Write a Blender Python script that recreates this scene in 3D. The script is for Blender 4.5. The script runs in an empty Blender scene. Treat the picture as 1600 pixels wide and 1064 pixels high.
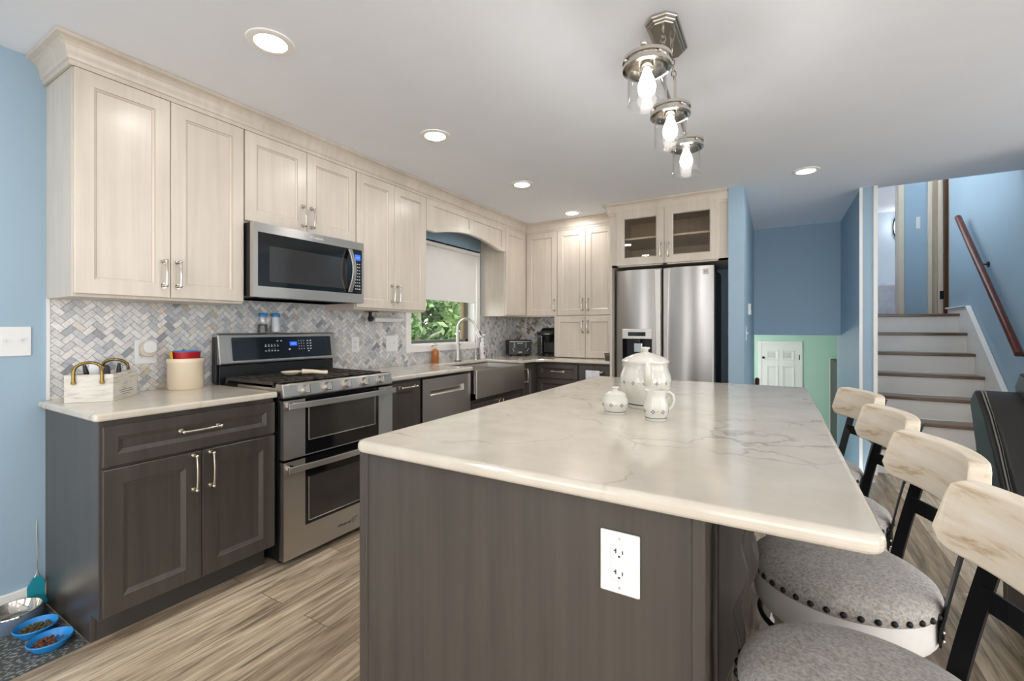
import bpy, bmesh, math, random
from mathutils import Vector, Matrix
random.seed(7)
S = bpy.context.scene
COL = S.collection
# ------------------------------------------------------------------ camera, world, exposure
YAW = 0.531
cam = bpy.data.cameras.new('camera')
cam.sensor_width = 36.0
cam.lens = 701.15 / 1600 * 36.0
cam.shift_y = -(532 - 513.3) / 1600
cam.clip_start = 0.02
camo = bpy.data.objects.new('camera', cam)
COL.objects.link(camo)
camo.location = (0, 0, 1.24)
camo.rotation_euler = (math.pi / 2, 0, YAW)
S.camera = camo
S.view_settings.view_transform = 'Standard'
S.view_settings.look = 'None'
S.view_settings.gamma = 1
S.view_settings.use_curve_mapping = False
S.view_settings.exposure = 0.12
w = bpy.data.worlds.new('world')
S.world = w
w.use_nodes = True
wn = w.node_tree
wn.nodes['Background'].inputs[0].default_value = (0.97, 0.985, 1.0, 1)
wn.nodes['Background'].inputs[1].default_value = 4.2
S.cycles.max_bounces = 9
S.cycles.diffuse_bounces = 5
S.cycles.glossy_bounces = 5
S.cycles.transmission_bounces = 8
S.cycles.sample_clamp_indirect = 6
S.cycles.caustics_reflective = False
S.cycles.caustics_refractive = False
S.cycles.blur_glossy = 0.5
DOWNLIGHT_W = 3.2
BULB_W = 36.0

# ------------------------------------------------------------------ materials
def lin(c):
    return tuple(((x / 255 + 0.055) / 1.055) ** 2.4 if x > 10 else x / 255 / 12.92 for x in c) + (1,)

def new_mat(name):
    m = bpy.data.materials.new(name)
    m.use_nodes = True
    nt = m.node_tree
    return m, nt, nt.nodes['Principled BSDF']

def coords(nt, scale=(1, 1, 1), rot=(0, 0, 0), kind='Object'):
    tc = nt.nodes.new('ShaderNodeTexCoord')
    mp = nt.nodes.new('ShaderNodeMapping')
    mp.inputs['Scale'].default_value = scale
    mp.inputs['Rotation'].default_value = rot
    nt.links.new(tc.outputs[kind], mp.inputs['Vector'])
    return mp.outputs['Vector']

def noise(nt, vec, scale=5, detail=4, rough=0.55, dist=0):
    n = nt.nodes.new('ShaderNodeTexNoise')
    n.inputs['Scale'].default_value = scale
    n.inputs['Detail'].default_value = detail
    n.inputs['Roughness'].default_value = rough
    n.inputs['Distortion'].default_value = dist
    nt.links.new(vec, n.inputs['Vector'])
    return n.outputs['Fac']

def ramp(nt, fac, stops):
    r = nt.nodes.new('ShaderNodeValToRGB')
    e = r.color_ramp.elements
    e[0].position, e[0].color = stops[0]
    e[1].position, e[1].color = stops[-1]
    for p, c in stops[1:-1]:
        k = e.new(p)
        k.color = c
    nt.links.new(fac, r.inputs['Fac'])
    return r.outputs['Color']

def mixc(nt, fac, a, b, mode='MIX'):
    m = nt.nodes.new('ShaderNodeMix')
    m.data_type = 'RGBA'
    m.blend_type = mode
    for s, v in ((m.inputs['Factor'], fac), (m.inputs[6], a), (m.inputs[7], b)):
        if hasattr(v, 'links') or hasattr(v, 'is_linked'):
            nt.links.new(v, s)
        else:
            s.default_value = v
    return m.outputs[2]

def bump(nt, bs, fac, strength=0.2, dist=0.002):
    b = nt.nodes.new('ShaderNodeBump')
    b.inputs['Strength'].default_value = strength
    b.inputs['Distance'].default_value = dist
    nt.links.new(fac, b.inputs['Height'])
    nt.links.new(b.outputs['Normal'], bs.inputs['Normal'])

def plain(name, rgb, rough=0.5, metal=0.0, spec=0.5, var=0.0, vscale=8, bmp=0.0, bscale=60, coat=0):
    m, nt, bs = new_mat(name)
    c = lin(rgb)
    bs.inputs['Base Color'].default_value = c
    bs.inputs['Roughness'].default_value = rough
    bs.inputs['Metallic'].default_value = metal
    bs.inputs['Specular IOR Level'].default_value = spec
    bs.inputs['Coat Weight'].default_value = coat
    v = coords(nt)
    if var:
        f = noise(nt, v, vscale)
        d = tuple(max(0, x * (1 - var)) for x in c[:3]) + (1,)
        u = tuple(min(1, x * (1 + var)) for x in c[:3]) + (1,)
        nt.links.new(ramp(nt, f, [(0.3, d), (0.7, u)]), bs.inputs['Base Color'])
    if bmp:
        bump(nt, bs, noise(nt, v, bscale), bmp)
    return m

def wood(name, rgb, dark, rough=0.4, grain=(30, 30, 1.2), amount=1.0, coat=0.0):
    m, nt, bs = new_mat(name)
    v = coords(nt, grain)
    f1 = noise(nt, v, 1.0, 6, 0.6, 0.6)
    f2 = noise(nt, coords(nt, (2.2, 2.2, 0.9)), 1.4, 3)
    c1 = ramp(nt, f1, [(0.33, lin(dark)), (0.66, lin(rgb))])
    c2 = ramp(nt, f2, [(0.3, (0.86, 0.86, 0.86, 1)), (0.7, (1.06, 1.06, 1.06, 1))])
    nt.links.new(mixc(nt, 1.0, c1, c2, 'MULTIPLY'), bs.inputs['Base Color'])
    bs.inputs['Roughness'].default_value = rough
    bs.inputs['Coat Weight'].default_value = coat
    bs.inputs['Coat Roughness'].default_value = 0.2
    bump(nt, bs, f1, 0.06, 0.001)
    return m

def steel(name, rgb=(208, 204, 199), rough=0.36, stretch=(2, 2, 160)):
    m, nt, bs = new_mat(name)
    bs.inputs['Metallic'].default_value = 1.0
    f = noise(nt, coords(nt, stretch), 1.0, 3)
    cv = nt.nodes.new('ShaderNodeCombineXYZ')
    cv.inputs[2].default_value = 1.0
    nt.links.new(cv.outputs[0], bs.inputs['Tangent'])
    bs.inputs['Anisotropic'].default_value = 0.85
    c = lin(rgb)
    nt.links.new(ramp(nt, f, [(0.3, tuple(x * 0.975 for x in c[:3]) + (1,)), (0.7, c)]), bs.inputs['Base Color'])
    mr = nt.nodes.new('ShaderNodeMapRange')
    mr.inputs['To Min'].default_value = rough - 0.01
    mr.inputs['To Max'].default_value = rough + 0.015
    nt.links.new(f, mr.inputs['Value'])
    nt.links.new(mr.outputs['Result'], bs.inputs['Roughness'])
    return m

def glassy(name, rgb=(255, 255, 255), rough=0.0, ior=1.45, thin=True, tint=0.9, edge=0.75):
    m, nt, bs = new_mat(name)
    if thin:
        out = nt.nodes['Material Output']
        tr = nt.nodes.new('ShaderNodeBsdfTransparent')
        gl = nt.nodes.new('ShaderNodeBsdfGlossy')
        gl.inputs['Roughness'].default_value = 0.02
        lw = nt.nodes.new('ShaderNodeLayerWeight')
        pw = nt.nodes.new('ShaderNodeMath'); pw.operation = 'POWER'; pw.inputs[1].default_value = 4.0
        fr = nt.nodes.new('ShaderNodeMath'); fr.operation = 'MULTIPLY_ADD'
        fr.inputs[1].default_value = edge
        fr.inputs[2].default_value = ((ior - 1) / (ior + 1)) ** 2
        nt.links.new(lw.outputs['Facing'], pw.inputs[0])
        nt.links.new(pw.outputs[0], fr.inputs[0])
        mx = nt.nodes.new('ShaderNodeMixShader')
        tr.inputs['Color'].default_value = tuple(x * tint for x in lin(rgb)[:3]) + (1,)
        nt.links.new(fr.outputs[0], mx.inputs['Fac'])
        nt.links.new(tr.outputs['BSDF'], mx.inputs[1])
        nt.links.new(gl.outputs['BSDF'], mx.inputs[2])
        nt.links.new(mx.outputs['Shader'], out.inputs['Surface'])
    else:
        bs.inputs['Base Color'].default_value = lin(rgb)
        bs.inputs['Transmission Weight'].default_value = 1.0
        bs.inputs['Roughness'].default_value = rough
        bs.inputs['IOR'].default_value = ior
    return m

def emit(name, rgb, strength):
    m, nt, bs = new_mat(name)
    bs.inputs['Base Color'].default_value = lin(rgb)
    bs.inputs['Emission Color'].default_value = lin(rgb)
    bs.inputs['Emission Strength'].default_value = strength
    return m

M = {}
M['blue'] = plain('blue_paint', (154, 180, 198), 0.55, var=0.02, vscale=2, bmp=0.05, bscale=200)
M['rear_paint'] = plain('warm_white_paint', (226, 220, 210), 0.6, var=0.02)
M['green'] = plain('mint_paint', (190, 222, 206), 0.6, var=0.02, vscale=2)
M['pale_blue'] = plain('pale_blue_paint', (190, 205, 218), 0.6, var=0.02)
M['ceiling'] = plain('ceiling_paint', (234, 237, 244), 0.75, var=0.015, vscale=3, bmp=0.25, bscale=28)
M['white'] = plain('white_trim_paint', (238, 236, 232), 0.4, var=0.01)
M['plate'] = plain('white_plastic', (226, 227, 228), 0.35, var=0.005)
M['riser'] = plain('riser_paint', (244, 241, 236), 0.3, var=0.04, vscale=3)
M['maple'] = wood('glazed_maple', (212, 202, 189), (203, 192, 179), 0.33, (26, 26, 1.0), coat=0.15)
M['maple_in'] = wood('maple_interior', (218, 202, 180), (204, 186, 162), 0.5)
M['maple_line'] = plain('glaze_and_shade_line', (150, 128, 100), 0.5, var=0.1)  # brown of the glaze, also painting the panels' thin shadow lines
M['dark'] = wood('grey_stained_wood', (77, 71, 66), (65, 59, 55), 0.36, (24, 24, 0.9), coat=0.1)
M['toe'] = plain('dark_toe_board', (66, 63, 60), 0.5, var=0.08)
M['steel'] = steel('brushed_steel')
M['steel_v'] = steel('brushed_steel_upright', (178, 175, 172), 0.31, (130, 130, 2))
M['chrome'] = plain('polished_nickel', (205, 200, 192), 0.14, 1.0, var=0.03)
M['nickel'] = plain('warm_nickel', (222, 214, 200), 0.22, 1.0, var=0.03)
M['black_glass'] = plain('black_glass', (16, 17, 19), 0.06, 0, 0.6, var=0.05)
M['oven_glass'] = plain('smoked_glass', (52, 50, 48), 0.08, 0, 0.7, var=0.1)
M['black'] = plain('black_plastic', (22, 23, 25), 0.35, var=0.1)
M['grate'] = plain('cast_iron', (72, 66, 60), 0.4, 0.3, var=0.2, vscale=30)
M['black_metal'] = plain('black_metal', (34, 35, 38), 0.38, 0.6, var=0.1)
M['leather'] = plain('black_leather', (32, 31, 31), 0.36, 0, 0.4, var=0.12, vscale=6, bmp=0.2, bscale=140)
M['thread'] = plain('grey_thread', (120, 118, 114), 0.6, var=0.1)
M['brass'] = plain('aged_brass', (138, 114, 66), 0.25, 1.0, var=0.1)
M['crock'] = plain('cream_glaze', (226, 210, 184), 0.2, var=0.03, coat=0.4)
M['ivory'] = plain('ivory_glaze', (205, 202, 192), 0.14, var=0.02, coat=0.5)
M['navy'] = plain('navy_glaze', (52, 58, 84), 0.25, var=0.1)
M['red'] = plain('red_plastic', (165, 18, 26), 0.25, var=0.08)
M['yellow'] = plain('yellow_plastic', (214, 180, 50), 0.35, var=0.05)
M['blue_plastic'] = plain('bright_blue_plastic', (40, 140, 214), 0.3, var=0.05)
M['teal'] = plain('teal_plastic', (18, 140, 158), 0.4, var=0.08)
M['slate'] = plain('slate_enamel', (96, 110, 128), 0.3, var=0.06)
M['mirror_steel'] = plain('polished_steel', (200, 196, 188), 0.1, 1.0, var=0.03)
M['amber'] = plain('amber_plastic', (166, 98, 38), 0.25, var=0.08)
M['mahogany'] = wood('mahogany', (104, 44, 24), (66, 24, 12), 0.3, (20, 20, 20), coat=0.1)
M['tread'] = wood('tread_oak', (122, 92, 66), (90, 66, 46), 0.28, (1.4, 30, 30), coat=0.3)
M['door_brown'] = wood('brown_door_wood', (92, 60, 36), (64, 40, 22), 0.4)
M['cream_trim'] = plain('cream_trim_paint', (214, 202, 184), 0.45, var=0.03)
M['food_brown'] = plain('brown_kibble', (112, 66, 40), 0.7, var=0.4, vscale=60)
M['food_dark'] = plain('mixed_kibble', (96, 78, 44), 0.7, var=0.5, vscale=60)
M['towel'] = plain('white_towel', (224, 226, 230), 0.9, var=0.06, vscale=30, bmp=0.4, bscale=200)
M['shade'] = plain('blind_fabric', (232, 230, 226), 0.8, var=0.01)
M['bark'] = plain('pale_bark', (150, 146, 126), 0.9, var=0.25, vscale=14)
M['grass'] = plain('lawn_green', (120, 150, 84), 0.9, var=0.2, vscale=3)
M['sash'] = plain('grey_sash_paint', (96, 98, 92), 0.5, var=0.05)
M['sash_wood'] = wood('sash_wood', (140, 112, 84), (112, 88, 62), 0.5)
M['clear'] = glassy('clear_glass')
M['cab_glass'] = glassy('cabinet_glass', (250, 247, 242), tint=0.98, edge=0.2)
M['jar_glass'] = glassy('jar_glass', (255, 255, 255), ior=1.5, tint=0.99, edge=0.8)
M['lens'] = emit('lit_lens', (255, 252, 246), 14.0)
M['bulb'] = emit('lit_bulb', (255, 250, 240), 9.0)
M['screen'] = emit('blue_display', (30, 80, 255), 1.6)
M['mark'] = plain('printed_white', (214, 216, 220), 0.5, var=0.02)
M['ink'] = plain('printed_dark', (40, 40, 42), 0.5, var=0.05)
M['red_ink'] = plain('printed_red', (190, 60, 80), 0.5, var=0.05)
M['quilt_white'] = plain('white_quilt', (214, 216, 224), 0.9, var=0.08, vscale=18, bmp=0.6, bscale=22)
M['quilt_grey'] = plain('grey_quilt', (150, 148, 152), 0.9, var=0.1, vscale=14)
M['lit_glass'] = emit('lit_sconce_glass', (255, 246, 230), 5.0)
for k, c in (('leaf', (74, 108, 58)), ('leaf_light', (128, 152, 98)), ('leaf_deep', (46, 76, 42))):
    m, nt, bs = new_mat(k)
    f = noise(nt, coords(nt), 2.5, 3)
    cc = lin(c)
    nt.links.new(ramp(nt, f, [(0.3, tuple(x * 0.7 for x in cc[:3]) + (1,)), (0.7, tuple(min(1, x * 1.35) for x in cc[:3]) + (1,))]), bs.inputs['Base Color'])
    bs.inputs['Roughness'].default_value = 0.6
    M[k] = m

def floor_mat():
    m, nt, bs = new_mat('vinyl_plank')
    tc = nt.nodes.new('ShaderNodeTexCoord')
    mp = nt.nodes.new('ShaderNodeMapping')
    mp.inputs['Rotation'].default_value = (0, 0, math.pi / 2)
    nt.links.new(tc.outputs['Object'], mp.inputs['Vector'])
    br = nt.nodes.new('ShaderNodeTexBrick')
    br.offset = 0.37
    br.offset_frequency = 2
    br.inputs['Color1'].default_value = (0, 0, 0, 1)
    br.inputs['Color2'].default_value = (1, 1, 1, 1)
    br.inputs['Mortar'].default_value = (0.5, 0.5, 0.5, 1)
    br.inputs['Scale'].default_value = 1.0
    br.inputs['Mortar Size'].default_value = 0.0012
    br.inputs['Brick Width'].default_value = 1.22
    br.inputs['Row Height'].default_value = 0.16
    nt.links.new(mp.outputs['Vector'], br.inputs['Vector'])
    # grain runs along the planks, shifted from plank to plank
    ad = nt.nodes.new('ShaderNodeVectorMath')
    ad.operation = 'MULTIPLY_ADD'
    ad.inputs[1].default_value = (7.3, 3.1, 0)
    nt.links.new(br.outputs['Color'], ad.inputs[0])
    nt.links.new(tc.outputs['Object'], ad.inputs[2])
    mp2 = nt.nodes.new('ShaderNodeMapping')
    mp2.inputs['Scale'].default_value = (17, 1.3, 1)
    nt.links.new(ad.outputs[0], mp2.inputs['Vector'])
    g = noise(nt, mp2.outputs['Vector'], 1.0, 8, 0.62, 1.2)
    mp3 = nt.nodes.new('ShaderNodeMapping')
    mp3.inputs['Scale'].default_value = (70, 5, 1)
    nt.links.new(ad.outputs[0], mp3.inputs['Vector'])
    g2 = ramp(nt, noise(nt, mp3.outputs['Vector'], 1.0, 5, 0.6, 0.5), [(0.36, (0.70, 0.69, 0.68, 1)), (0.58, (1.06, 1.06, 1.06, 1))])
    base = ramp(nt, br.outputs['Color'], [(0.0, lin((164, 144, 120))), (0.5, lin((192, 172, 146))), (1.0, lin((212, 194, 168)))])
    gr = ramp(nt, g, [(0.34, (0.42, 0.40, 0.38, 1)), (0.45, (0.80, 0.79, 0.78, 1)), (0.54, (1.02, 1.02, 1.02, 1)), (0.66, (1.26, 1.26, 1.25, 1))])
    col = mixc(nt, 1.0, base, gr, 'MULTIPLY')
    col = mixc(nt, 1.0, col, g2, 'MULTIPLY')
    col = mixc(nt, br.outputs['Fac'], col, lin((80, 64, 50)))
    nt.links.new(col, bs.inputs['Base Color'])
    bs.inputs['Roughness'].default_value = 0.38
    bump(nt, bs, g, 0.08, 0.001)
    return m
M['floor'] = floor_mat()

def quartz_mat():
    m, nt, bs = new_mat('veined_quartz')
    v = coords(nt)
    n1 = nt.nodes.new('ShaderNodeTexNoise')
    n1.inputs['Scale'].default_value = 4.0
    n1.inputs['Detail'].default_value = 6
    nt.links.new(v, n1.inputs['Vector'])
    mx = nt.nodes.new('ShaderNodeVectorMath')
    mx.operation = 'MULTIPLY_ADD'
    mx.inputs[1].default_value = (0.55, 0.55, 0.55)
    nt.links.new(n1.outputs['Color'], mx.inputs[0])
    nt.links.new(v, mx.inputs[2])
    vo = nt.nodes.new('ShaderNodeTexVoronoi')
    vo.feature = 'DISTANCE_TO_EDGE'
    vo.inputs['Scale'].default_value = 2.1
    nt.links.new(mx.outputs[0], vo.inputs['Vector'])
    vein = ramp(nt, vo.outputs['Distance'], [(0.0, (1, 1, 1, 1)), (0.022, (0, 0, 0, 1))])
    patch = ramp(nt, noise(nt, v, 3.4, 3), [(0.40, (0, 0, 0, 1)), (0.60, (0.55, 0.55, 0.55, 1))])
    k = mixc(nt, 1.0, vein, patch, 'MULTIPLY')
    base = ramp(nt, noise(nt, v, 9, 5), [(0.3, lin((200, 191, 177))), (0.7, lin((212, 204, 191)))])
    nt.links.new(mixc(nt, k, base, lin((128, 122, 116))), bs.inputs['Base Color'])
    bs.inputs['Roughness'].default_value = 0.09
    bs.inputs['Specular IOR Level'].default_value = 0.6
    return m
M['quartz'] = quartz_mat()

def tile_mat():
    m, nt, bs = new_mat('marble_herringbone')
    at = nt.nodes.new('ShaderNodeAttribute')
    at.attribute_name = 'tint'
    f = noise(nt, coords(nt), 38, 5, 0.6, 1.5)
    g = ramp(nt, f, [(0.3, (0.72, 0.73, 0.76, 1)), (0.55, (1, 1, 1, 1))])
    nt.links.new(mixc(nt, 1.0, at.outputs['Color'], g, 'MULTIPLY'), bs.inputs['Base Color'])
    bs.inputs['Roughness'].default_value = 0.22
    return m
M['tile'] = tile_mat()
M['grout'] = plain('grey_grout', (158, 156, 152), 0.8, var=0.04)

def fabric_mat():
    m, nt, bs = new_mat('grey_tweed')
    f = noise(nt, coords(nt, (1, 1, 1)), 150, 3, 0.7)
    p = noise(nt, coords(nt), 9, 4)
    c = ramp(nt, f, [(0.3, lin((128, 124, 119))), (0.7, lin((190, 186, 181)))])
    q = ramp(nt, p, [(0.3, (0.82, 0.8, 0.78, 1)), (0.7, (1.04, 1.04, 1.04, 1))])
    nt.links.new(mixc(nt, 1.0, c, q, 'MULTIPLY'), bs.inputs['Base Color'])
    bs.inputs['Roughness'].default_value = 0.85
    bs.inputs['Sheen Weight'].default_value = 0.2
    bump(nt, bs, f, 0.35, 0.002)
    return m
M['fabric'] = fabric_mat()

def rail_mat():
    m, nt, bs = new_mat('whitewashed_pine')
    f = noise(nt, coords(nt, (14, 1.6, 26)), 1.6, 6, 0.6, 0.4)
    nt.links.new(ramp(nt, f, [(0.3, lin((190, 164, 130))), (0.42, lin((226, 212, 190))), (0.7, lin((238, 230, 216)))]), bs.inputs['Base Color'])
    bs.inputs['Roughness'].default_value = 0.5
    return m
M['pine'] = rail_mat()
M['white_wood'] = plain('white_washed_wood', (220, 219, 217), 0.5, var=0.05, vscale=20)

def crate_mat():
    m, nt, bs = new_mat('distressed_white_wood')
    f = noise(nt, coords(nt, (8, 8, 60)), 1.5, 5)
    nt.links.new(ramp(nt, f, [(0.3, lin((172, 158, 140))), (0.45, lin((206, 201, 192))), (0.8, lin((220, 216, 208)))]), bs.inputs['Base Color'])
    bs.inputs['Roughness'].default_value = 0.7
    return m
M['crate'] = crate_mat()

def mat_mat():
    m, nt, bs = new_mat('dotted_mat')
    v = coords(nt)
    vo = nt.nodes.new('ShaderNodeTexVoronoi')
    vo.inputs['Scale'].default_value = 95
    mp = nt.nodes.new('ShaderNodeMapping')
    mp.inputs['Scale'].default_value = (1, 0.62, 1)
    nt.links.new(v, mp.inputs['Vector'])
    nt.links.new(mp.outputs['Vector'], vo.inputs['Vector'])
    k = ramp(nt, vo.outputs['Distance'], [(0.32, (1, 1, 1, 1)), (0.44, (0, 0, 0, 1))])
    nt.links.new(mixc(nt, k, lin((72, 74, 74)), lin((150, 148, 138))), bs.inputs['Base Color'])
    bs.inputs['Roughness'].default_value = 0.8
    return m
M['mat'] = mat_mat()

# ------------------------------------------------------------------ mesh helpers
def world_loc(o):
    return o['_wl'].to_list() if False else WL.get(o.name, (0, 0, 0))
WL = {}

class MB:
    def __init__(self, T=None):
        self.v, self.f, self.mi, self.sm = [], [], [], []
        self.T = T
        self.cur = 0
        self.smooth = False
        self.tint = None

    def add(self, vs, fs):
        o = len(self.v)
        if self.T is not None:
            vs = [self.T @ Vector(p) for p in vs]
        self.v += [tuple(p) for p in vs]
        for f in fs:
            self.f.append([i + o for i in f])
            self.mi.append(self.cur)
            self.sm.append(self.smooth)
        return self

    def box(self, x0, y0, z0, x1, y1, z1):
        x0, x1 = sorted((x0, x1)); y0, y1 = sorted((y0, y1)); z0, z1 = sorted((z0, z1))
        vs = [(x, y, z) for z in (z0, z1) for y in (y0, y1) for x in (x0, x1)]
        return self.add(vs, [(0, 2, 3, 1), (4, 5, 7, 6), (0, 1, 5, 4), (2, 6, 7, 3), (0, 4, 6, 2), (1, 3, 7, 5)])

    def prism(self, poly, a, b, axis='z'):
        """poly in the two other axes (xy for z, yz for x, xz for y), from a to b"""
        def p3(p, t):
            return {'z': (p[0], p[1], t), 'x': (t, p[0], p[1]), 'y': (p[0], t, p[1])}[axis]
        n = len(poly)
        vs = [p3(p, a) for p in poly] + [p3(p, b) for p in poly]
        fs = [tuple(range(n - 1, -1, -1)), tuple(range(n, 2 * n))]
        fs += [(i, (i + 1) % n, n + (i + 1) % n, n + i) for i in range(n)]
        return self.add(vs, fs)

    def lathe(self, prof, c=(0, 0, 0), n=24, sx=1, sy=1, axis='z'):
        rings, vs = [], []
        for r, z in prof:
            if r < 1e-6:
                rings.append([len(vs)])
                vs.append((0, 0, z))
            else:
                rings.append(list(range(len(vs), len(vs) + n)))
                vs += [(r * sx * math.cos(2 * math.pi * i / n), r * sy * math.sin(2 * math.pi * i / n), z) for i in range(n)]
        fs = []
        for A, B in zip(rings, rings[1:]):
            for i in range(n):
                j = (i + 1) % n
                if len(A) == 1 and len(B) == 1:
                    continue
                if len(A) == 1:
                    fs.append((A[0], B[j], B[i])[::-1] if False else (A[0], B[i], B[j])[::-1])
                elif len(B) == 1:
                    fs.append((A[i], A[j], B[0]))
                else:
                    fs.append((A[i], A[j], B[j], B[i]))
        if axis == 'x':
            vs = [(z, x, y) for x, y, z in vs]
        elif axis == 'y':
            vs = [(y, z, x) for x, y, z in vs]
        vs = [(x + c[0], y + c[1], z + c[2]) for x, y, z in vs]
        s = self.smooth
        self.smooth = True
        self.add(vs, fs)
        self.smooth = s
        return self

    def tube(self, pts, r, n=10, closed=False, sq=None):
        """round tube along pts (r: number or list); sq=(w,h) gives a flat bar instead"""
        P = [Vector(p) for p in pts]
        m = len(P)
        vs, fs = [], []
        prevn = None
        for i, p in enumerate(P):
            if closed:
                t = (P[(i + 1) % m] - P[i - 1]).normalized()
            else:
                t = (P[min(i + 1, m - 1)] - P[max(i - 1, 0)]).normalized()
            if prevn is None:
                a = Vector((0, 0, 1)) if abs(t.z) < 0.9 else Vector((1, 0, 0))
                nn = (a - t * a.dot(t)).normalized()
            else:
                nn = (prevn - t * prevn.dot(t)).normalized()
            prevn = nn
            b = t.cross(nn)
            rr = r[i] if isinstance(r, (list, tuple)) else r
            if sq:
                for u, v in ((-1, -1), (1, -1), (1, 1), (-1, 1)):
                    vs.append(p + nn * (u * sq[0] / 2) + b * (v * sq[1] / 2))
            else:
                for k in range(n):
                    an = 2 * math.pi * k / n
                    vs.append(p + nn * (rr * math.cos(an)) + b * (rr * math.sin(an)))
        k = 4 if sq else n
        for i in range(m if closed else m - 1):
            j = (i + 1) % m
            for q in range(k):
                q2 = (q + 1) % k
                fs.append((i * k + q, i * k + q2, j * k + q2, j * k + q))
        if not closed:
            fs.append(tuple(range(k - 1, -1, -1)))
            fs.append(tuple(range((m - 1) * k, m * k)))
        s = self.smooth
        self.smooth = not sq
        self.add(vs, fs)
        self.smooth = s
        return self

    def cyl(self, p0, p1, r, n=16):
        return self.tube([p0, p1], r, n)

    def sphere(self, c, r, n=14, m=8, sz=1):
        return self.lathe([(max(0, r * math.sin(math.pi * i / m)) if 0 < i < m else 0, -r * sz * math.cos(math.pi * i / m)) for i in range(m + 1)], c, n)

    def door(self, O, U, N, w, h, t=0.02, fw=0.06, bw=0.012, rd=0.009, glass=False, W=(0, 0, 1)):
        """framed front with a recessed panel: O lower corner on the carcass face"""
        O, U, N, W = Vector(O), Vector(U), Vector(N), Vector(W)
        def P(a, b, c): return O + U * a + W * b + N * c
        e = 0.0025
        def ring(i, n): return [P(i, i, n), P(w - i, i, n), P(w - i, h - i, n), P(i, h - i, n)]
        if glass:
            R = [ring(0, 0), ring(0, t - e), ring(e, t), ring(fw, t), ring(fw + bw, t - rd), ring(fw + bw, 0)]
        else:
            R = [ring(0, 0), ring(0, t - e), ring(e, t), ring(fw, t), ring(fw + 0.0015, t - 0.002), ring(fw + bw, t - rd), ring(fw + bw + 0.001, t - rd - 0.001)]
        vs = [p for r in R for p in r]
        fs = []
        for k in range(len(R) - 1):
            for i in range(4):
                j = (i + 1) % 4
                fs.append((k * 4 + i, k * 4 + j, k * 4 + 4 + j, k * 4 + 4 + i))
        if glass:
            k = len(R) - 1
            for i in range(4):
                j = (i + 1) % 4
                fs.append((k * 4 + i, k * 4 + j, j, i))
        else:
            fs.append(tuple(range(len(vs) - 4, len(vs))))
            fs.append((3, 2, 1, 0))
        self.add(vs, fs)
        if not glass:
            m0 = len(self.f) - len(fs)
            for q in (13, 14, 20, 21, 22, 23):   # glaze in moulding corners; shadow line painted along top and one side
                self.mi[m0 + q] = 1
        return self

    def build(self, name, mats, parent=None, bevel=0, seg=2, sub=0, fix=True):
        me = bpy.data.meshes.new(name)
        off = WL.get(parent.name, (0, 0, 0)) if parent is not None else (0, 0, 0)
        me.from_pydata([(x - off[0], y - off[1], z - off[2]) for x, y, z in self.v], [], self.f)
        mats = mats if isinstance(mats, (list, tuple)) else [mats]
        for m in mats:
            me.materials.append(M[m])
        me.polygons.foreach_set('material_index', self.mi)
        me.polygons.foreach_set('use_smooth', self.sm)
        if self.tint:
            at = me.attributes.new('tint', 'FLOAT_COLOR', 'FACE')
            for i, c in enumerate(self.tint):
                at.data[i].color = c
        if fix:
            bm = bmesh.new()
            bm.from_mesh(me)
            bmesh.ops.recalc_face_normals(bm, faces=bm.faces)
            if any(self.sm):
                for e in bm.edges:
                    if len(e.link_faces) == 2 and e.calc_face_angle(0) > 0.9:
                        e.smooth = False
            bm.to_mesh(me)
            bm.free()
        o = bpy.data.objects.new(name, me)
        COL.objects.link(o)
        WL[o.name] = off
        if parent is not None:
            o.parent = parent
        if bevel:
            b = o.modifiers.new('bevel', 'BEVEL')
            b.width = bevel
            b.segments = seg
            b.limit_method = 'ANGLE'
            b.angle_limit = math.radians(40)
            b.harden_normals = False
        if sub:
            s = o.modifiers.new('sub', 'SUBSURF')
            s.levels = s.render_levels = sub
        return o

def tag(o, label=None, cat=None, group=None, kind=None):
    if label: o['label'] = label
    if cat: o['category'] = cat
    if group: o['group'] = group
    if kind: o['kind'] = kind
    return o

def thing(name, loc, label, cat, group=None):
    o = bpy.data.objects.new(name, None)
    o.empty_display_size = 0.1
    COL.objects.link(o)
    o.location = loc
    WL[o.name] = tuple(loc)
    return tag(o, label, cat, group)

def struct(o, label=None):
    return tag(o, label, kind='structure')

def copy_tree(o, parent=None):
    c = o.copy()
    COL.objects.link(c)
    WL[c.name] = WL.get(o.name, (0, 0, 0))
    if parent is not None:
        c.parent = parent
    for ch in list(o.children):
        copy_tree(ch, c)
    return c

def text(name, body, size, loc, U, W, mat, parent, depth=0.0006):
    cu = bpy.data.curves.new(name, 'FONT')
    cu.body = body
    cu.size = size
    cu.extrude = depth
    cu.align_x = 'CENTER'
    tmp = bpy.data.objects.new(name + '_tmp', cu)
    COL.objects.link(tmp)
    dg = bpy.context.evaluated_depsgraph_get()
    me = bpy.data.meshes.new_from_object(tmp.evaluated_get(dg))
    bpy.data.objects.remove(tmp)
    bpy.data.curves.remove(cu)
    U, W = Vector(U), Vector(W)
    N = U.cross(W)
    R = Matrix((U, W, N)).transposed().to_4x4()
    off = Vector(WL.get(parent.name, (0, 0, 0)))
    me.transform(Matrix.Translation(Vector(loc) - off) @ R)
    me.materials.clear()
    me.materials.append(M[mat])
    o = bpy.data.objects.new(name, me)
    COL.objects.link(o)
    o.parent = parent
    return o

def arc(cx, cy, r, a0, a1, n):
    return [(cx + r * math.cos(math.radians(a0 + (a1 - a0) * i / n)), cy + r * math.sin(math.radians(a0 + (a1 - a0) * i / n))) for i in range(n + 1)]

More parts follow.
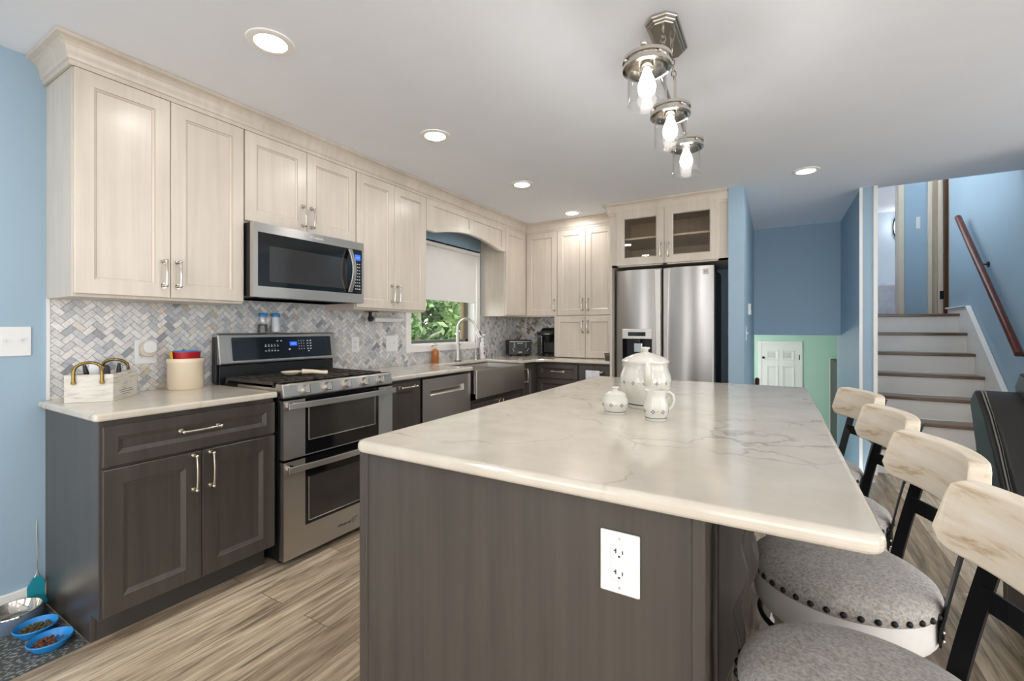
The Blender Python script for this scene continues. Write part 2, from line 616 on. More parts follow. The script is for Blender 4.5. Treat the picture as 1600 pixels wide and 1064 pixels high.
def rrect(x0, y0, x1, y1, r, n=5):
    return arc(x1 - r, y1 - r, r, 0, 90, n) + arc(x0 + r, y1 - r, r, 90, 180, n) + arc(x0 + r, y0 + r, r, 180, 270, n) + arc(x1 - r, y0 + r, r, 270, 360, n)

XD, YD = (1, 0, 0), (0, 1, 0)
def pull(parent, P, N, along, L=0.128, r=0.0052, mat='nickel', name='handle'):
    """bar pull: two rosettes and a slightly bowed bar"""
    P, N, A = Vector(P), Vector(N), Vector(along)
    b = MB()
    d = 0.03
    pts = []
    for i in range(9):
        t = i / 8
        bow = 0.006 * math.sin(math.pi * t)
        pts.append(P + A * (L * (t - 0.5)) + N * (d + bow))
    b.tube(pts, [r * (1.25 if i in (0, 8) else 1.0) for i in range(9)], 10)
    for s in (-0.5, 0.5):
        q = P + A * (L * s)
        b.tube([q, q + N * 0.004], 0.0125, 14)
        b.tube([q + N * 0.004, q + N * 0.012, q + N * (d)], [0.008, 0.0055, 0.006], 12)
        b.sphere(q + N * d, 0.0085, 10, 6)
    return b.build(name, mat, parent)
# ------------------------------------------------------------------ the setting
XW, YB, ZC = -2.853, 4.96, 2.448
def slab(name, boxes, mat, label=None, bevel=0):
    b = MB()
    for q in boxes:
        b.box(*q)
    return struct(b.build(name, mat, bevel=bevel), label)

fl = MB()
fl.box(-3.0, -2.6, -0.06, 3.7, 4.60, 0.0)
fl.box(-3.0, 4.60, -0.06, -0.235, 5.1, 0.0)
fl.box(0.70, 4.60, -0.06, 3.7, 6.3, 0.0)
struct(fl.build('floor', 'floor'))
ce = MB()
ce.box(-3.0, -2.6, ZC, 3.7, 4.91, ZC + 0.1)
ce.box(-3.0, 4.91, ZC, 0.735, 6.35, ZC + 0.1)
struct(ce.build('ceiling', 'ceiling'))
# left wall with the window hole
WY0, WY1, WZ0, WZ1 = 3.03, 4.055, 1.085, 2.02
slab('wall_left', [(-3.0, -2.6, 0, XW, WY0, ZC), (-3.0, WY1, 0, XW, 5.1, ZC), (-3.0, WY0, 0, XW, WY1, WZ0), (-3.0, WY0, WZ1, XW, WY1, ZC)], 'blue')
slab('wall_back', [(XW, YB, 0, -0.35, 5.1, ZC)], 'blue')
slab('wall_partition', [(-0.35, 4.264, 0, -0.229, 6.36, ZC), (-0.35, 4.62, -1.1, -0.229, 6.36, -0.001)], 'blue')
slab('wall_stairwell_back', [(-0.229, 6.243, 1.162, 0.634, 6.36, ZC)], 'blue')
slab('wall_stairwell_right', [(0.634, 4.843, -1.1, 0.736, 6.6, ZC)], 'blue')
slab('trim_1', [(0.622, 4.836, 0.0, 0.643, 4.86, ZC)], 'white', 'white corner strip beside the down stairs')
slab('trim_2', [(0.716, 4.830, 0.0, 0.744, 4.86, ZC)], 'white', 'white corner strip beside the up stairs')
slab('wall_stair_right', [(1.62, 4.2, 0, 1.74, 6.56, 4.0)], 'blue')
slab('wall_stair_front', [(0.736, 4.912, ZC + 0.1, 1.62, 5.0, 4.0)], 'blue')
# rooms beyond: lower level seen below, upper hall and bedroom seen above
slab('wall_lower_back', [(-1.6, 9.62, -1.1, 2.4, 9.72, 1.16)], 'green')
slab('wall_lower_right', [(1.15, 6.6, -1.1, 1.25, 9.62, 1.16)], 'green')
slab('wall_lower_left', [(-1.6, 6.36, -1.1, -1.5, 9.62, 1.16)], 'green')
slab('floor_lower', [(-1.6, 4.62, -1.16, 2.4, 9.72, -1.1)], 'tread')
slab('ceiling_lower', [(-1.6, 6.36, 1.162, 2.4, 9.72, 1.26)], 'ceiling')
slab('floor_landing', [(0.736, 6.2, 1.30, 4.2, 12.4, 1.385)], 'tread')
slab('ceiling_upper', [(0.6, 4.9, 4.0, 4.3, 7.4, 4.1), (0.6, 7.4, 3.72, 4.3, 12.4, 3.82)], 'ceiling')
HY = 7.4
slab('wall_hall_back', [(1.397, HY, 1.385, 1.622, HY + 0.12, 4.0), (0.6, HY, 3.5, 2.6, HY + 0.12, 4.0), (1.83, HY, 1.385, 2.6, HY + 0.12, 3.5), (0.6, HY, 1.385, 0.8, HY + 0.12, 3.5)], 'blue')
slab('wall_hall_left', [(0.60, 6.6, 1.3, 0.70, HY, 4.0)], 'blue')
slab('trim_3', [(1.341, HY - 0.02, 1.385, 1.400, HY + 0.14, 3.5), (1.330, HY + 0.02, 1.385, 1.345, HY + 0.10, 3.5)], 'cream_trim', 'casing of the bedroom doorway on the landing', 0.004)
slab('wall_bedroom_back', [(0.4, 12.3, 1.385, 4.2, 12.4, 3.75)], 'pale_blue')
slab('wall_bedroom_left', [(0.4, 7.52, 1.385, 0.5, 12.3, 3.75)], 'pale_blue')
slab('wall_bedroom_right', [(4.2, 7.52, 1.385, 4.3, 8.0, 3.75), (4.2, 11.6, 1.385, 4.3, 12.4, 3.75), (4.2, 8.0, 1.385, 4.3, 11.6, 1.9), (4.2, 8.0, 3.55, 4.3, 11.6, 3.75)], 'pale_blue')
slab('wall_hall_right', [(2.6, 6.3, 1.3, 2.7, 7.4, 4.0), (2.6, 7.4, 1.385, 4.3, 7.52, 3.75)], 'blue')
slab('wall_hall_front', [(1.74, 6.46, 1.3, 2.6, 6.56, 4.0)], 'blue')
# landing door standing ajar in its frame, right of the blue hall wall
d2 = struct(thing('door_1', (1.72, HY, 1.385), 'brown door edge in a cream frame at the top of the stairs', None))
MB().box(1.622, HY - 0.02, 1.385, 1.664, HY + 0.1, 3.5).build('casing', 'cream_trim', d2, 0.004)
MB().box(1.664, HY + 0.05, 1.385, 1.722, HY + 0.12, 3.5).build('jamb', 'cream_trim', d2, 0.004)
MB().box(1.722, HY + 0.0, 1.385, 1.769, HY + 0.12, 3.5).build('stop', 'cream_trim', d2, 0.004)
MB().box(1.769, HY - 0.03, 1.39, 1.809, HY + 0.12, 3.5).build('leaf', 'door_brown', d2, 0.003)
MB().box(1.809, HY - 0.02, 1.385, 1.832, HY + 0.12, 3.5).build('casing', 'cream_trim', d2, 0.003)
MB().box(1.735, HY - 0.012, 1.60, 1.772, HY + 0.0, 1.70).build('hinge', 'black_metal', d2, 0.002)
# small white panelled door of the lower level
d3 = struct(thing('door_2', (0.07, 9.6, -1.1), 'white six panel door on the mint green wall downstairs', None))
b = MB()
b.box(-0.288, 9.595, -1.1, -0.225, 9.62, 1.01).box(0.371, 9.595, -1.1, 0.42, 9.62, 1.01).box(-0.225, 9.595, 0.956, 0.371, 9.62, 1.01)
b.build('casing', 'white', d3, 0.004)
b = MB()
b.box(-0.225, 9.605, -1.095, 0.371, 9.62, 0.956)
lf = b.build('leaf', 'white', d3)
b = MB()
for (z0, z1) in ((0.66, 0.84), (-0.12, 0.56), (-1.0, -0.22)):
    for x0 in (-0.145, 0.105):
        b.door((x0, 9.606, z0), XD, (0, -1, 0), 0.19, z1 - z0, 0.012, 0.012, 0.03, 0.01)
b.build('panel', ['white', 'white'], lf)
MB().sphere((-0.195, 9.57, 0.70), 0.022).cyl((-0.195, 9.57, 0.70), (-0.195, 9.61, 0.70), 0.01).build('latch', 'black_metal', d3)
MB().sphere((-0.185, 9.565, -0.10), 0.03).cyl((-0.185, 9.57, -0.10), (-0.185, 9.61, -0.10), 0.014).build('knob', 'black_metal', d3)
for z in (0.72, -0.08, -0.95):
    MB().box(0.362, 9.594, z - 0.045, 0.378, 9.606, z + 0.045).build('hinge', 'black_metal', d3)
# the house behind and beside the camera: walls with wide window openings that let the daylight in
slab('wall_rear', [(-3.0, -2.7, 0, -2.4, -2.6, ZC), (-1.3, -2.7, 0, -0.5, -2.6, ZC), (1.0, -2.7, 0, 1.6, -2.6, ZC), (3.2, -2.7, 0, 3.7, -2.6, ZC), (-3.0, -2.7, 2.2, 3.7, -2.6, ZC), (-3.0, -2.7, 0, 3.7, -2.6, 0.25)], 'rear_paint')
slab('wall_right', [(3.7, -2.7, 0, 3.8, -1.9, ZC), (3.7, -0.4, 0, 3.8, 0.2, ZC), (3.7, 1.7, 0, 3.8, 2.2, ZC), (3.7, 3.7, 0, 3.8, 4.3, ZC), (3.7, -2.7, 2.2, 3.8, 4.3, ZC), (3.7, -2.7, 0, 3.8, 4.3, 0.25)], 'rear_paint')
slab('wall_living_back', [(1.74, 4.2, 0, 3.7, 4.3, ZC)], 'blue')
slab('baseboard_left', [(XW, -2.6, 0, XW + 0.016, 0.685, 0.10)], 'white', bevel=0.004)

# ------------------------------------------------------------------ backsplash: marble herringbone
def clip(poly, x0, y0, x1, y1):
    for ax, val, sg in ((0, x0, 1), (0, x1, -1), (1, y0, 1), (1, y1, -1)):
        out = []
        for i in range(len(poly)):
            p, q = poly[i - 1], poly[i]
            dp, dq = (p[ax] - val) * sg, (q[ax] - val) * sg
            if (dp >= 0) != (dq >= 0):
                t = dp / (dp - dq)
                out.append((p[0] + (q[0] - p[0]) * t, p[1] + (q[1] - p[1]) * t))
            if dq >= 0:
                out.append(q)
        poly = out
        if len(poly) < 3:
            return []
    return poly

TONES = [((226, 224, 220), 10), ((214, 214, 214), 8), ((202, 203, 205), 6), ((188, 190, 194), 4), ((170, 172, 178), 2), ((216, 208, 196), 2), ((200, 190, 174), 0.8), ((148, 149, 155), 1)]
def herring(regions, mapf, warm=0.0):
    """regions: (u0, z0, u1, z1) rectangles of the wall; mapf(u, z, n) gives the point"""
    b = MB()
    b.tint = []
    Wt, g = 0.0262, 0.0011
    c45 = math.sqrt(0.5)
    U0 = min(r[0] for r in regions); U1 = max(r[2] for r in regions)
    Z0, Z1 = min(r[1] for r in regions), max(r[3] for r in regions)
    R = int(max(U1 - U0, Z1 - Z0) / Wt) + 6
    tiles = []
    for a in range(-R, R + 1):
        for q in range(-R, R + 1):
            k = (a - q) % 4
            if k == 0: r = (a, q, a + 2, q + 1)
            elif k == 3: r = (a, q, a + 1, q + 2)
            else: continue
            x0, y0, x1, y1 = r[0] * Wt + g, r[1] * Wt + g, r[2] * Wt - g, r[3] * Wt - g
            pts = [((x - y) * c45 + (U0 + U1) / 2, (x + y) * c45 + (Z0 + Z1) / 2) for x, y in ((x0, y0), (x1, y0), (x1, y1), (x0, y1))]
            if max(p[0] for p in pts) < U0 or min(p[0] for p in pts) > U1 or max(p[1] for p in pts) < Z0 or min(p[1] for p in pts) > Z1:
                continue
            tiles.append(pts)
    for pts in tiles:
        t = random.choices(TONES, [x[1] for x in TONES])[0][0]
        if warm and random.random() < warm:
            t = random.choice([(176, 160, 140), (150, 136, 120), (196, 182, 162), (132, 116, 100), (210, 200, 186)])
        j = random.uniform(0.93, 1.05)
        col = tuple(x * j for x in lin(t)[:3]) + (1,)
        for rg in regions:
            c = clip(pts, *rg)
            if len(c) >= 3:
                n = len(c)
                b.add([mapf(p[0], p[1], 0.004) for p in c] + [mapf(p[0], p[1], 0.0) for p in c], [tuple(range(n))] + [(i, (i + 1) % n, n + (i + 1) % n, n + i) for i in range(n)])
                b.tint += [col] * (n + 1)
    for rg in regions:
        b.cur = 1
        b.add([mapf(rg[0], rg[1], 0.0025), mapf(rg[2], rg[1], 0.0025), mapf(rg[2], rg[3], 0.0025), mapf(rg[0], rg[3], 0.0025)], [(0, 1, 2, 3)])
        b.tint += [(0.5, 0.5, 0.5, 1)]
    return b
hb = herring([(0.695, 0.90, 2.967, 1.386), (1.384, 1.386, 2.144, 1.43), (2.967, 0.90, 4.119, 1.022), (4.119, 0.90, 4.952, 1.386)], lambda u, z, n: (XW + 0.002 + n, u, z))
struct(hb.build('wall_tile_left', ['tile', 'grout'], fix=False), 'grey and white marble herringbone tile behind the range and sink')
hb = herring([(XW + 0.007, 0.90, -2.15, 1.386)], lambda u, z, n: (u, YB - 0.002 - n, z), 0.35)
struct(hb.build('wall_tile_back', ['tile', 'grout'], fix=False), 'marble herringbone tile behind the toaster and coffee maker')
slab('trim_4', [(XW + 0.001, 0.684, 0.916, XW + 0.009, 0.696, 1.375)], 'plate', 'thin white edge strip ending the tile by the blue wall')

# ------------------------------------------------------------------ window over the sink
wi = struct(thing('window_1', (XW, 3.54, 1.02), 'white cased window over the sink with woods outside', None))
b = MB()
x0, x1 = XW + 0.001, XW + 0.022
b.box(x0, 2.967, 1.022, x1, 3.03, 2.085).box(x0, 4.055, 1.022, x1, 4.119, 2.085).box(x0, 3.03, 2.02, x1, 4.055, 2.085).box(x0, 3.03, 1.022, x1, 4.055, 1.085)
b.build('casing', 'white', wi, 0.003)
b = MB()
b.box(-3.0, WY0, WZ0, XW, WY0 + 0.012, WZ1).box(-3.0, WY1 - 0.012, WZ0, XW, WY1, WZ1).box(-3.0, WY0, WZ0, XW, WY1, WZ0 + 0.012).box(-3.0, WY0, WZ1 - 0.012, XW, WY1, WZ1)
b.build('jamb', 'white', wi)
b = MB()
sx0, sx1 = -2.985, -2.94
a0, a1, c0, c1 = WY0 + 0.012, WY1 - 0.012, WZ0 + 0.012, WZ1 - 0.012
b.box(sx0, a0, c0, sx1, a0 + 0.03, c1).box(sx0, a1 - 0.05, c0, sx1, a1, c1).box(sx0, a0, c0, sx1, a1, c0 + 0.03).box(sx0, a0, c1 - 0.03, sx1, a1, c1)
b.build('sash', 'sash', wi, 0.003)
MB().box(sx0 + 0.004, a1 - 0.078, c0 + 0.03, sx1 - 0.006, a1 - 0.05, c1 - 0.03).build('stile', 'sash_wood', wi, 0.003)
MB().box(-2.965, a0 + 0.03, c0 + 0.03, -2.961, a1 - 0.078, c1 - 0.03).build('pane', 'clear', wi)
for y in (3.33, 3.72):
    MB().box(XW + 0.02, y - 0.035, 1.072, XW + 0.034, y + 0.035, 1.084).cyl((XW + 0.03, y - 0.03, 1.078), (XW + 0.045, y + 0.03, 1.081), 0.004).build('crank', 'chrome', wi, 0.003)
bl = thing('roller_blind', (XW + 0.04, 3.6, 2.03), 'off white roller blind pulled halfway down over the sink window', 'blind')
MB().cyl((XW + 0.045, 3.05, 2.045), (XW + 0.045, 4.04, 2.045), 0.02, 20).build('roller', 'shade', bl)
MB().box(XW + 0.024, 3.05, 1.525, XW + 0.028, 4.03, 2.045).build('fabric', 'shade', bl)
MB().box(XW + 0.022, 3.05, 1.513, XW + 0.032, 4.03, 1.530).build('hem_bar', 'shade', bl, 0.003)
MB().box(XW + 0.022, 3.04, 2.055, XW + 0.07, 4.045, 2.075).box(XW + 0.064, 3.04, 2.03, XW + 0.07, 4.045, 2.075).build('headrail', 'white', bl, 0.003)

# ------------------------------------------------------------------ stairs
st = thing('staircase', (1.17, 4.9, 0), 'white stairs with brown treads climbing to the landing', 'stairs')
ys = [6.174 - 0.2105 * i for i in range(7)]
zs = [1.392 - 0.193 * i for i in range(7)]
for i, (y, z) in enumerate(zip(ys, zs)):
    zb = zs[i + 1] if i < 6 else 0.0
    MB().box(0.744, y + 0.025, zb, 1.60, y + 0.045, z - 0.028).build('riser', 'riser', st)
    yback = ys[i - 1] + 0.026 if i else 6.2
    if i: yback = ys[i - 1] + 0.024
    MB().box(0.744, y, z - 0.028, 1.60, yback, z).build('tread', 'tread', st, 0.006, 3)
b = MB().prism([(4.44, 0), (4.44, 0.085), (5.955, 1.452), (6.555, 1.452), (6.555, 1.386), (6.21, 1.386), (6.21, 0)], 1.60, 1.619, 'x')
b.build('stringer', 'riser', st, 0.003)
b = MB().tube([(1.598, 4.40, 0.06), (1.598, 5.955, 1.458), (1.598, 6.555, 1.458)], 0, sq=(0.014, 0.036))
b.build('cap_molding', 'riser', st)
hr = thing('handrail', (1.58, 5.4, 1.7), 'dark red wooden handrail fixed to the blue stair wall', 'handrail')
p0, p1 = Vector((1.54, 5.995, 2.325)), Vector((1.54, 4.72, 1.052))
b = MB().tube([p0, p1], 0.026, 18)
b.sphere(p0, 0.026).build('rail', 'mahogany', hr)
for t in (0.36, 0.965):
    p = p0.lerp(p1, t)
    MB().tube([p + Vector((0, 0, -0.02)), p + Vector((0.01, 0, -0.055)), p + Vector((0.076, 0, -0.06))], 0.007, 8).tube([p + Vector((0.072, 0, -0.06)), p + Vector((0.079, 0, -0.06))], 0.026, 16).build('bracket', 'black_metal', hr)
hn = thing('handrail', (-0.2, 6.2, 0.6), 'dark wooden handrail end beside the stairs going down', 'handrail')
MB().tube([(-0.195, 6.3, 0.61), (-0.195, 5.2, -0.30)], 0.026, 14).sphere((-0.195, 6.3, 0.61), 0.026).build('rail', 'mahogany', hn)
for t in (0.25, 0.75):
    p = Vector((-0.195, 6.3, 0.61)).lerp(Vector((-0.195, 5.2, -0.30)), t)
    MB().tube([p, p + Vector((-0.0335, 0, -0.03))], 0.007, 8).build('bracket', 'black_metal', hn)
dc = thing('opening_stand_in', (0.98, 9.0, -1.1), 'tall dark grey block standing in for a doorway opening beside the mint green wall downstairs', 'cabinet')  # dark block put in place of the dim opening in the side wall
MB().box(0.815, 8.55, -1.1, 1.148, 9.45, 0.72).build('body', 'toe', dc, 0.004)
MB().box(0.80, 9.45, -1.1, 1.148, 9.475, 0.74).build('end_panel', 'white', dc, 0.003)

lf_ = thing('fill_ceiling_lamp', (-0.9, 8.4, 1.162), 'added unseen ceiling lamp brightening the room downstairs', 'ceiling light')  # lamp added out of view to lighten the green wall
MB().lathe([(0, 1.161), (0.15, 1.161), (0.15, 1.14), (0, 1.14)], (-0.9, 8.4, 0), 32).build('rim', 'white', lf_)
MB().lathe([(0.145, 1.14), (0.12, 1.11), (0.06, 1.09), (0, 1.085)], (-0.9, 8.4, 0), 32).build('diffuser', 'lit_glass', lf_)
lh_ = thing('fill_ceiling_lamp', (2.0, 6.95, 4.0), 'added unseen ceiling lamp brightening the upstairs hall', 'ceiling light')  # lamp added out of view to lighten the landing casings
MB().lathe([(0, 3.999), (0.15, 3.999), (0.15, 3.98), (0, 3.98)], (2.0, 6.95, 0), 32).build('rim', 'white', lh_)
MB().lathe([(0.145, 3.98), (0.12, 3.95), (0.06, 3.93), (0, 3.925)], (2.0, 6.95, 0), 32).build('diffuser', 'lit_glass', lh_)
# bedroom glimpse
bed = thing('bed', (1.0, 9.8, 1.385), 'bed with white and grey quilt seen through the upstairs doorway', 'bed')
b = MB().box(0.52, 8.85, 1.60, 1.54, 10.8, 1.90)
b.build('mattress', 'quilt_white', bed, 0.06, 3)
b = MB()
b.prism([(1.44, 1.93), (1.56, 1.90), (1.62, 1.70), (1.66, 1.42), (1.60, 1.42), (1.54, 1.80)], 8.80, 10.2, 'y')
b.box(0.52, 8.80, 1.89, 1.5, 10.2, 1.93).box(0.52, 8.775, 1.45, 1.60, 8.815, 1.91)
b.build('quilt', 'quilt_white', bed, 0.02, 3)
MB().box(0.52, 8.79, 1.93, 1.22, 9.5, 2.0).build('throw', 'quilt_grey', bed, 0.03, 3)
MB().box(0.7, 10.2, 1.93, 1.4, 10.65, 2.08).build('pillow', 'quilt_white', bed, 0.06, 3)
b = MB()
for x in (0.55, 1.58):
    b.cyl((x, 10.85, 1.385), (x, 10.85, 2.45), 0.025)
b.tube([(0.55, 10.85, 2.40), (1.06, 10.85, 2.52), (1.58, 10.85, 2.40)], 0.016)
for k in range(7):
    b.cyl((0.65 + 0.14 * k, 10.85, 1.7), (0.65 + 0.14 * k, 10.85, 2.44), 0.008, 8)
b.build('headboard', 'black_metal', bed)
MB().box(0.54, 8.9, 1.5, 1.52, 10.85, 1.60).box(0.54, 8.92, 1.385, 0.6, 8.98, 1.5).box(1.46, 8.92, 1.385, 1.52, 8.98, 1.5).build('frame', 'black_metal', bed)
sc = thing('wall_sconce', (2.22, 12.28, 3.3), 'lit oval wall lamp on the far bedroom wall', 'lamp')
b = MB()
b.tube([(2.215 + 0.07 * math.cos(a * math.pi / 12), 12.27, 3.38 + 0.22 * math.sin(a * math.pi / 12)) for a in range(24)], 0.012, 8, closed=True).box(2.18, 12.27, 3.12, 2.25, 12.30, 3.20)
b.build('frame', 'black_metal', sc)
MB().sphere((2.215, 12.26, 3.40), 0.05).build('lamp_glass', 'lit_glass', sc)
def lamp(name, kind, loc, energy, color=(1, 0.98, 0.96), size=0.1, rot=None, spread=None, parent=None):
    l = bpy.data.lights.new(name, kind)
    l.energy = energy
    l.color = color
    if kind == 'AREA':
        l.shape = 'DISK'
        l.size = size
        if spread: l.spread = spread
    else:
        l.shadow_soft_size = size
    o = bpy.data.objects.new(name, l)
    COL.objects.link(o)
    WL[o.name] = (0, 0, 0)
    off = Vector(WL[parent.name]) if parent is not None else Vector((0, 0, 0))
    o.location = Vector(loc) - off
    if parent is not None: o.parent = parent
    return o
lamp('fill_lamp_light', 'POINT', (-0.9, 8.4, 0.95), 24, parent=lf_)
lamp('fill_lamp_light', 'POINT', (2.0, 6.95, 3.8), 14, parent=lh_)
lamp('sconce_light', 'POINT', (2.215, 12.1, 3.4), 3, parent=sc)
# ------------------------------------------------------------------ wall cabinets, left wall
XU = -2.537   # carcass front
ZU0, ZU1 = 1.375, 2.335
def uppers(name, y0, y1, z0, label, hz=None, side_l=True, split=None):
    t = thing(name, (XW, (y0 + y1) / 2, z0), label, 'cabinet', 'pale maple wall cabinets')
    b = MB().box(XW, y0, z0, XU, y1, 2.36)
    b.build('body', 'maple', t, 0.002)
    dz0 = z0 + 0.013
    ym = split or (y0 + y1) / 2
    for i, (a, c) in enumerate(((y0 + 0.004, ym - 0.0015), (ym + 0.0015, y1 - 0.004))):
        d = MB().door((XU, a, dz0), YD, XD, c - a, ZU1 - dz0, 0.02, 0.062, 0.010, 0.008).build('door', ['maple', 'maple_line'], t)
        py = c - 0.028 if i == 0 else a + 0.028
        pull(d, (XU + 0.02, py, dz0 + (hz or 0.115)), XD, (0, 0, 1), 0.118, mat='chrome')
    return t
uppers('wall_cabinet', 0.685, 1.383, ZU0, 'wide pale maple wall cabinet nearest the camera, above the white crate')
uppers('wall_cabinet', 1.383, 2.145, 1.825, 'short pale maple wall cabinet right above the microwave', hz=0.095)
uppers('wall_cabinet', 2.145, 2.874, ZU0, 'pale maple wall cabinet between the microwave and the window')

# arched valance over the window
va = thing('window_valance', (XU, 3.5, 2.1), 'arched pale maple valance bridging the cabinets above the sink window', 'valance')
y0, y1 = 2.875, 4.158
def arch(y):
    t = (y - 3.02) / (4.02 - 3.02)
    return 2.068 + (0.072 * math.sin(math.pi * t) ** 0.9 if 0 < t < 1 else 0)
yy = [y0] + [3.02 + 1.0 * i / 24 for i in range(25)] + [y1]
poly = [(y, arch(y)) for y in yy] + [(y1, 2.336), (y0, 2.336)]
b = MB()
b.prism(poly, XU - 0.02, XU + 0.010, 'x')
b.build('board', 'maple', va)
# frame strips in front of the board leave two recessed panels
b = MB()
top = [(y, 2.336) for y in yy]
xs0, xs1 = XU + 0.010, XU + 0.020
b.box(xs0, y0, 2.285, xs1, y1, 2.336)
for a, c in ((y0, 2.965), (3.488, 3.552), (4.075, y1)):
    pts = [a + (c - a) * k / 6 for k in range(7)]
    b.prism([(y, arch(y)) for y in pts] + [(c, 2.285), (a, 2.285)], xs0, xs1, 'x')
for a, c in ((2.965, 3.488), (3.552, 4.075)):
    pts = [a + (c - a) * k / 14 for k in range(15)]
    b.prism([(y, arch(y)) for y in pts] + [(y, arch(y) + 0.045) for y in pts[::-1]], xs0, xs1, 'x')
b.build('frame', 'maple', va, 0.0015)

# corner cabinet, with one leaf on each wall
YU = 4.63
co = thing('corner_cabinet', (-2.5, 4.7, ZU0), 'corner pale maple wall cabinet with folding doors above the toaster', 'cabinet', 'pale maple wall cabinets')
b = MB().prism([(XW + 0.001, 4.158), (XU, 4.158), (XU, YU), (-2.121, YU), (-2.121, YB - 0.001), (XW + 0.001, YB - 0.001)], ZU0, 2.36)
b.build('body', 'maple', co, 0.002)
dz = ZU0 + 0.013
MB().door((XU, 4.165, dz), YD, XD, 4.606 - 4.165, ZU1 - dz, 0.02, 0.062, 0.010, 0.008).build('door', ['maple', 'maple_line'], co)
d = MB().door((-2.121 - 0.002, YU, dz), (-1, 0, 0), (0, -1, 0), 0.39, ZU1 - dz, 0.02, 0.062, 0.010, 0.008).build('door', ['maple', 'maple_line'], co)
pull(d, (-2.121 - 0.032, YU - 0.02, dz + 0.115), (0, -1, 0), (0, 0, 1), 0.118, mat='chrome')
pa = thing('hutch_cabinet', (-1.77, 4.8, 0.918), 'tall pale maple cabinet with four doors standing on the worktop left of the fridge', 'cabinet')
b = MB().box(-2.121 + 0.001, YU, 0.918, -1.407, YB - 0.001, 2.36)
b.box(-2.158, YU, 0.918, -2.121, YB - 0.012, ZU0 - 0.002)
b.build('body', 'maple', pa, 0.002)
for z0, z1, hz in ((1.388, ZU1, 1.388 + 0.115), (0.922, 1.375, 1.375 - 0.115)):
    xl = -2.117 if z0 > 1 else -2.154
    for i, (a, c) in enumerate(((xl, -1.786), (-1.783, -1.468))):
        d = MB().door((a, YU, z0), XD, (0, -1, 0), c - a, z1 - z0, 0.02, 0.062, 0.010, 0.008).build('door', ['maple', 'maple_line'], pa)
        pull(d, (c - 0.03 if i == 0 else a + 0.03, YU - 0.02, hz), (0, -1, 0), (0, 0, 1), 0.118, mat='chrome')

# crown along the left run and the back run
def crown_strip(path, mbs, outs):
    """path: corner points (x, y) on the carcass face; outs: outward unit offset at each point (mitred)"""
    prof = [(0.0, 2.3375), (0.010, 2.3375), (0.010, 2.357), (0.016, 2.360), (0.020, 2.372)]
    prof += [(0.020 + 0.036 * (1 - math.cos(math.radians(a))), 2.372 + 0.058 * math.sin(math.radians(a))) for a in (18, 36, 54, 72, 90)]
    prof += [(0.062, 2.432), (0.062, ZC - 0.0015), (0.0, ZC - 0.0015)]
    n = len(prof)
    vs = []
    for (x, y), (ox, oy) in zip(path, outs):
        vs += [(x + ox * d, y + oy * d, z) for d, z in prof]
    fs = []
    for i in range(len(path) - 1):
        for k in range(n):
            j = (k + 1) % n
            fs.append((i * n + k, i * n + j, (i + 1) * n + j, (i + 1) * n + k))
    fs += [tuple(range(n)), tuple(range((len(path) - 1) * n, len(path) * n))]
    return mbs.add(vs, fs)
b = crown_strip([(XW + 0.001, 0.683), (XU + 0.008, 0.683), (XU + 0.008, YU - 0.008), (-1.386, YU - 0.008)], MB(), [(0, -1), (1, -1), (1, -1), (0, -1)])
tag(b.build('crown_molding', 'maple'), 'pale maple crown moulding running above the left and corner cabinets', 'molding')

# ------------------------------------------------------------------ cabinet round the fridge
YF = 4.29
fc = thing('fridge_cabinet', (-0.87, 4.6, 1.83), 'pale maple cabinet with two glass doors above the fridge', 'cabinet')
b = MB()
z0, z1 = 1.833, 2.40
b.box(-1.405, YF, 0.0, -1.383, YB - 0.001, z1)                         # full height side
b.box(-0.383, YF + 0.02, z0, -0.351, YB - 0.001, z1)
b.box(-1.383, YF + 0.02, z0, -0.383, YB - 0.001, z0 + 0.018)
b.box(-1.383, YF + 0.02, z1 - 0.018, -0.383, YB - 0.001, z1)
b.build('body', 'maple', fc, 0.0015)
MB().box(-1.383, YB - 0.02, z0 + 0.018, -0.383, YB - 0.002, z1 - 0.018).build('back_panel', 'maple_in', fc)
b = MB()
b.box(-1.383, YF, z0, -1.318, YF + 0.02, z1).box(-0.432, YF, z0, -0.351, YF + 0.02, z1).box(-1.383, YF, z0, -0.351, YF + 0.02, z0 + 0.022).box(-1.383, YF, 2.36, -0.351, YF + 0.02, z1).box(-0.905, YF, z0, -0.862, YF + 0.02, z1)
b.build('face_frame', 'maple', fc, 0.001)
MB().box(-1.382, YF + 0.03, 2.095, -0.384, YB - 0.022, 2.113).build('shelf', 'maple', fc, 0.001)
MB().box(-1.3, YB - 0.04, 2.21, -0.45, YB - 0.021, 2.26).build('rail', 'maple_in', fc, 0.001)
for i, (a, c) in enumerate(((-1.330, -0.885), (-0.882, -0.424))):
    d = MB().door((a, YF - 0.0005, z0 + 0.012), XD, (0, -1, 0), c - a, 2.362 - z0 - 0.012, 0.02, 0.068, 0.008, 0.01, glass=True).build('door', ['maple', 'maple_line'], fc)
    MB().box(a + 0.07, YF - 0.010, z0 + 0.075, c - 0.07, YF - 0.006, 2.30).build('pane', 'cab_glass', d)
    pull(d, (c - 0.032 if i == 0 else a + 0.032, YF - 0.02, z0 + 0.135), (0, -1, 0), (0, 0, 1), 0.118, mat='chrome')
b = crown_strip([(-1.405, YU - 0.07), (-1.405, YF), (-0.352, YF)], MB(), [(-1, 0), (-1, -1), (0, -1)])
b.build('crown_molding', 'maple', fc)

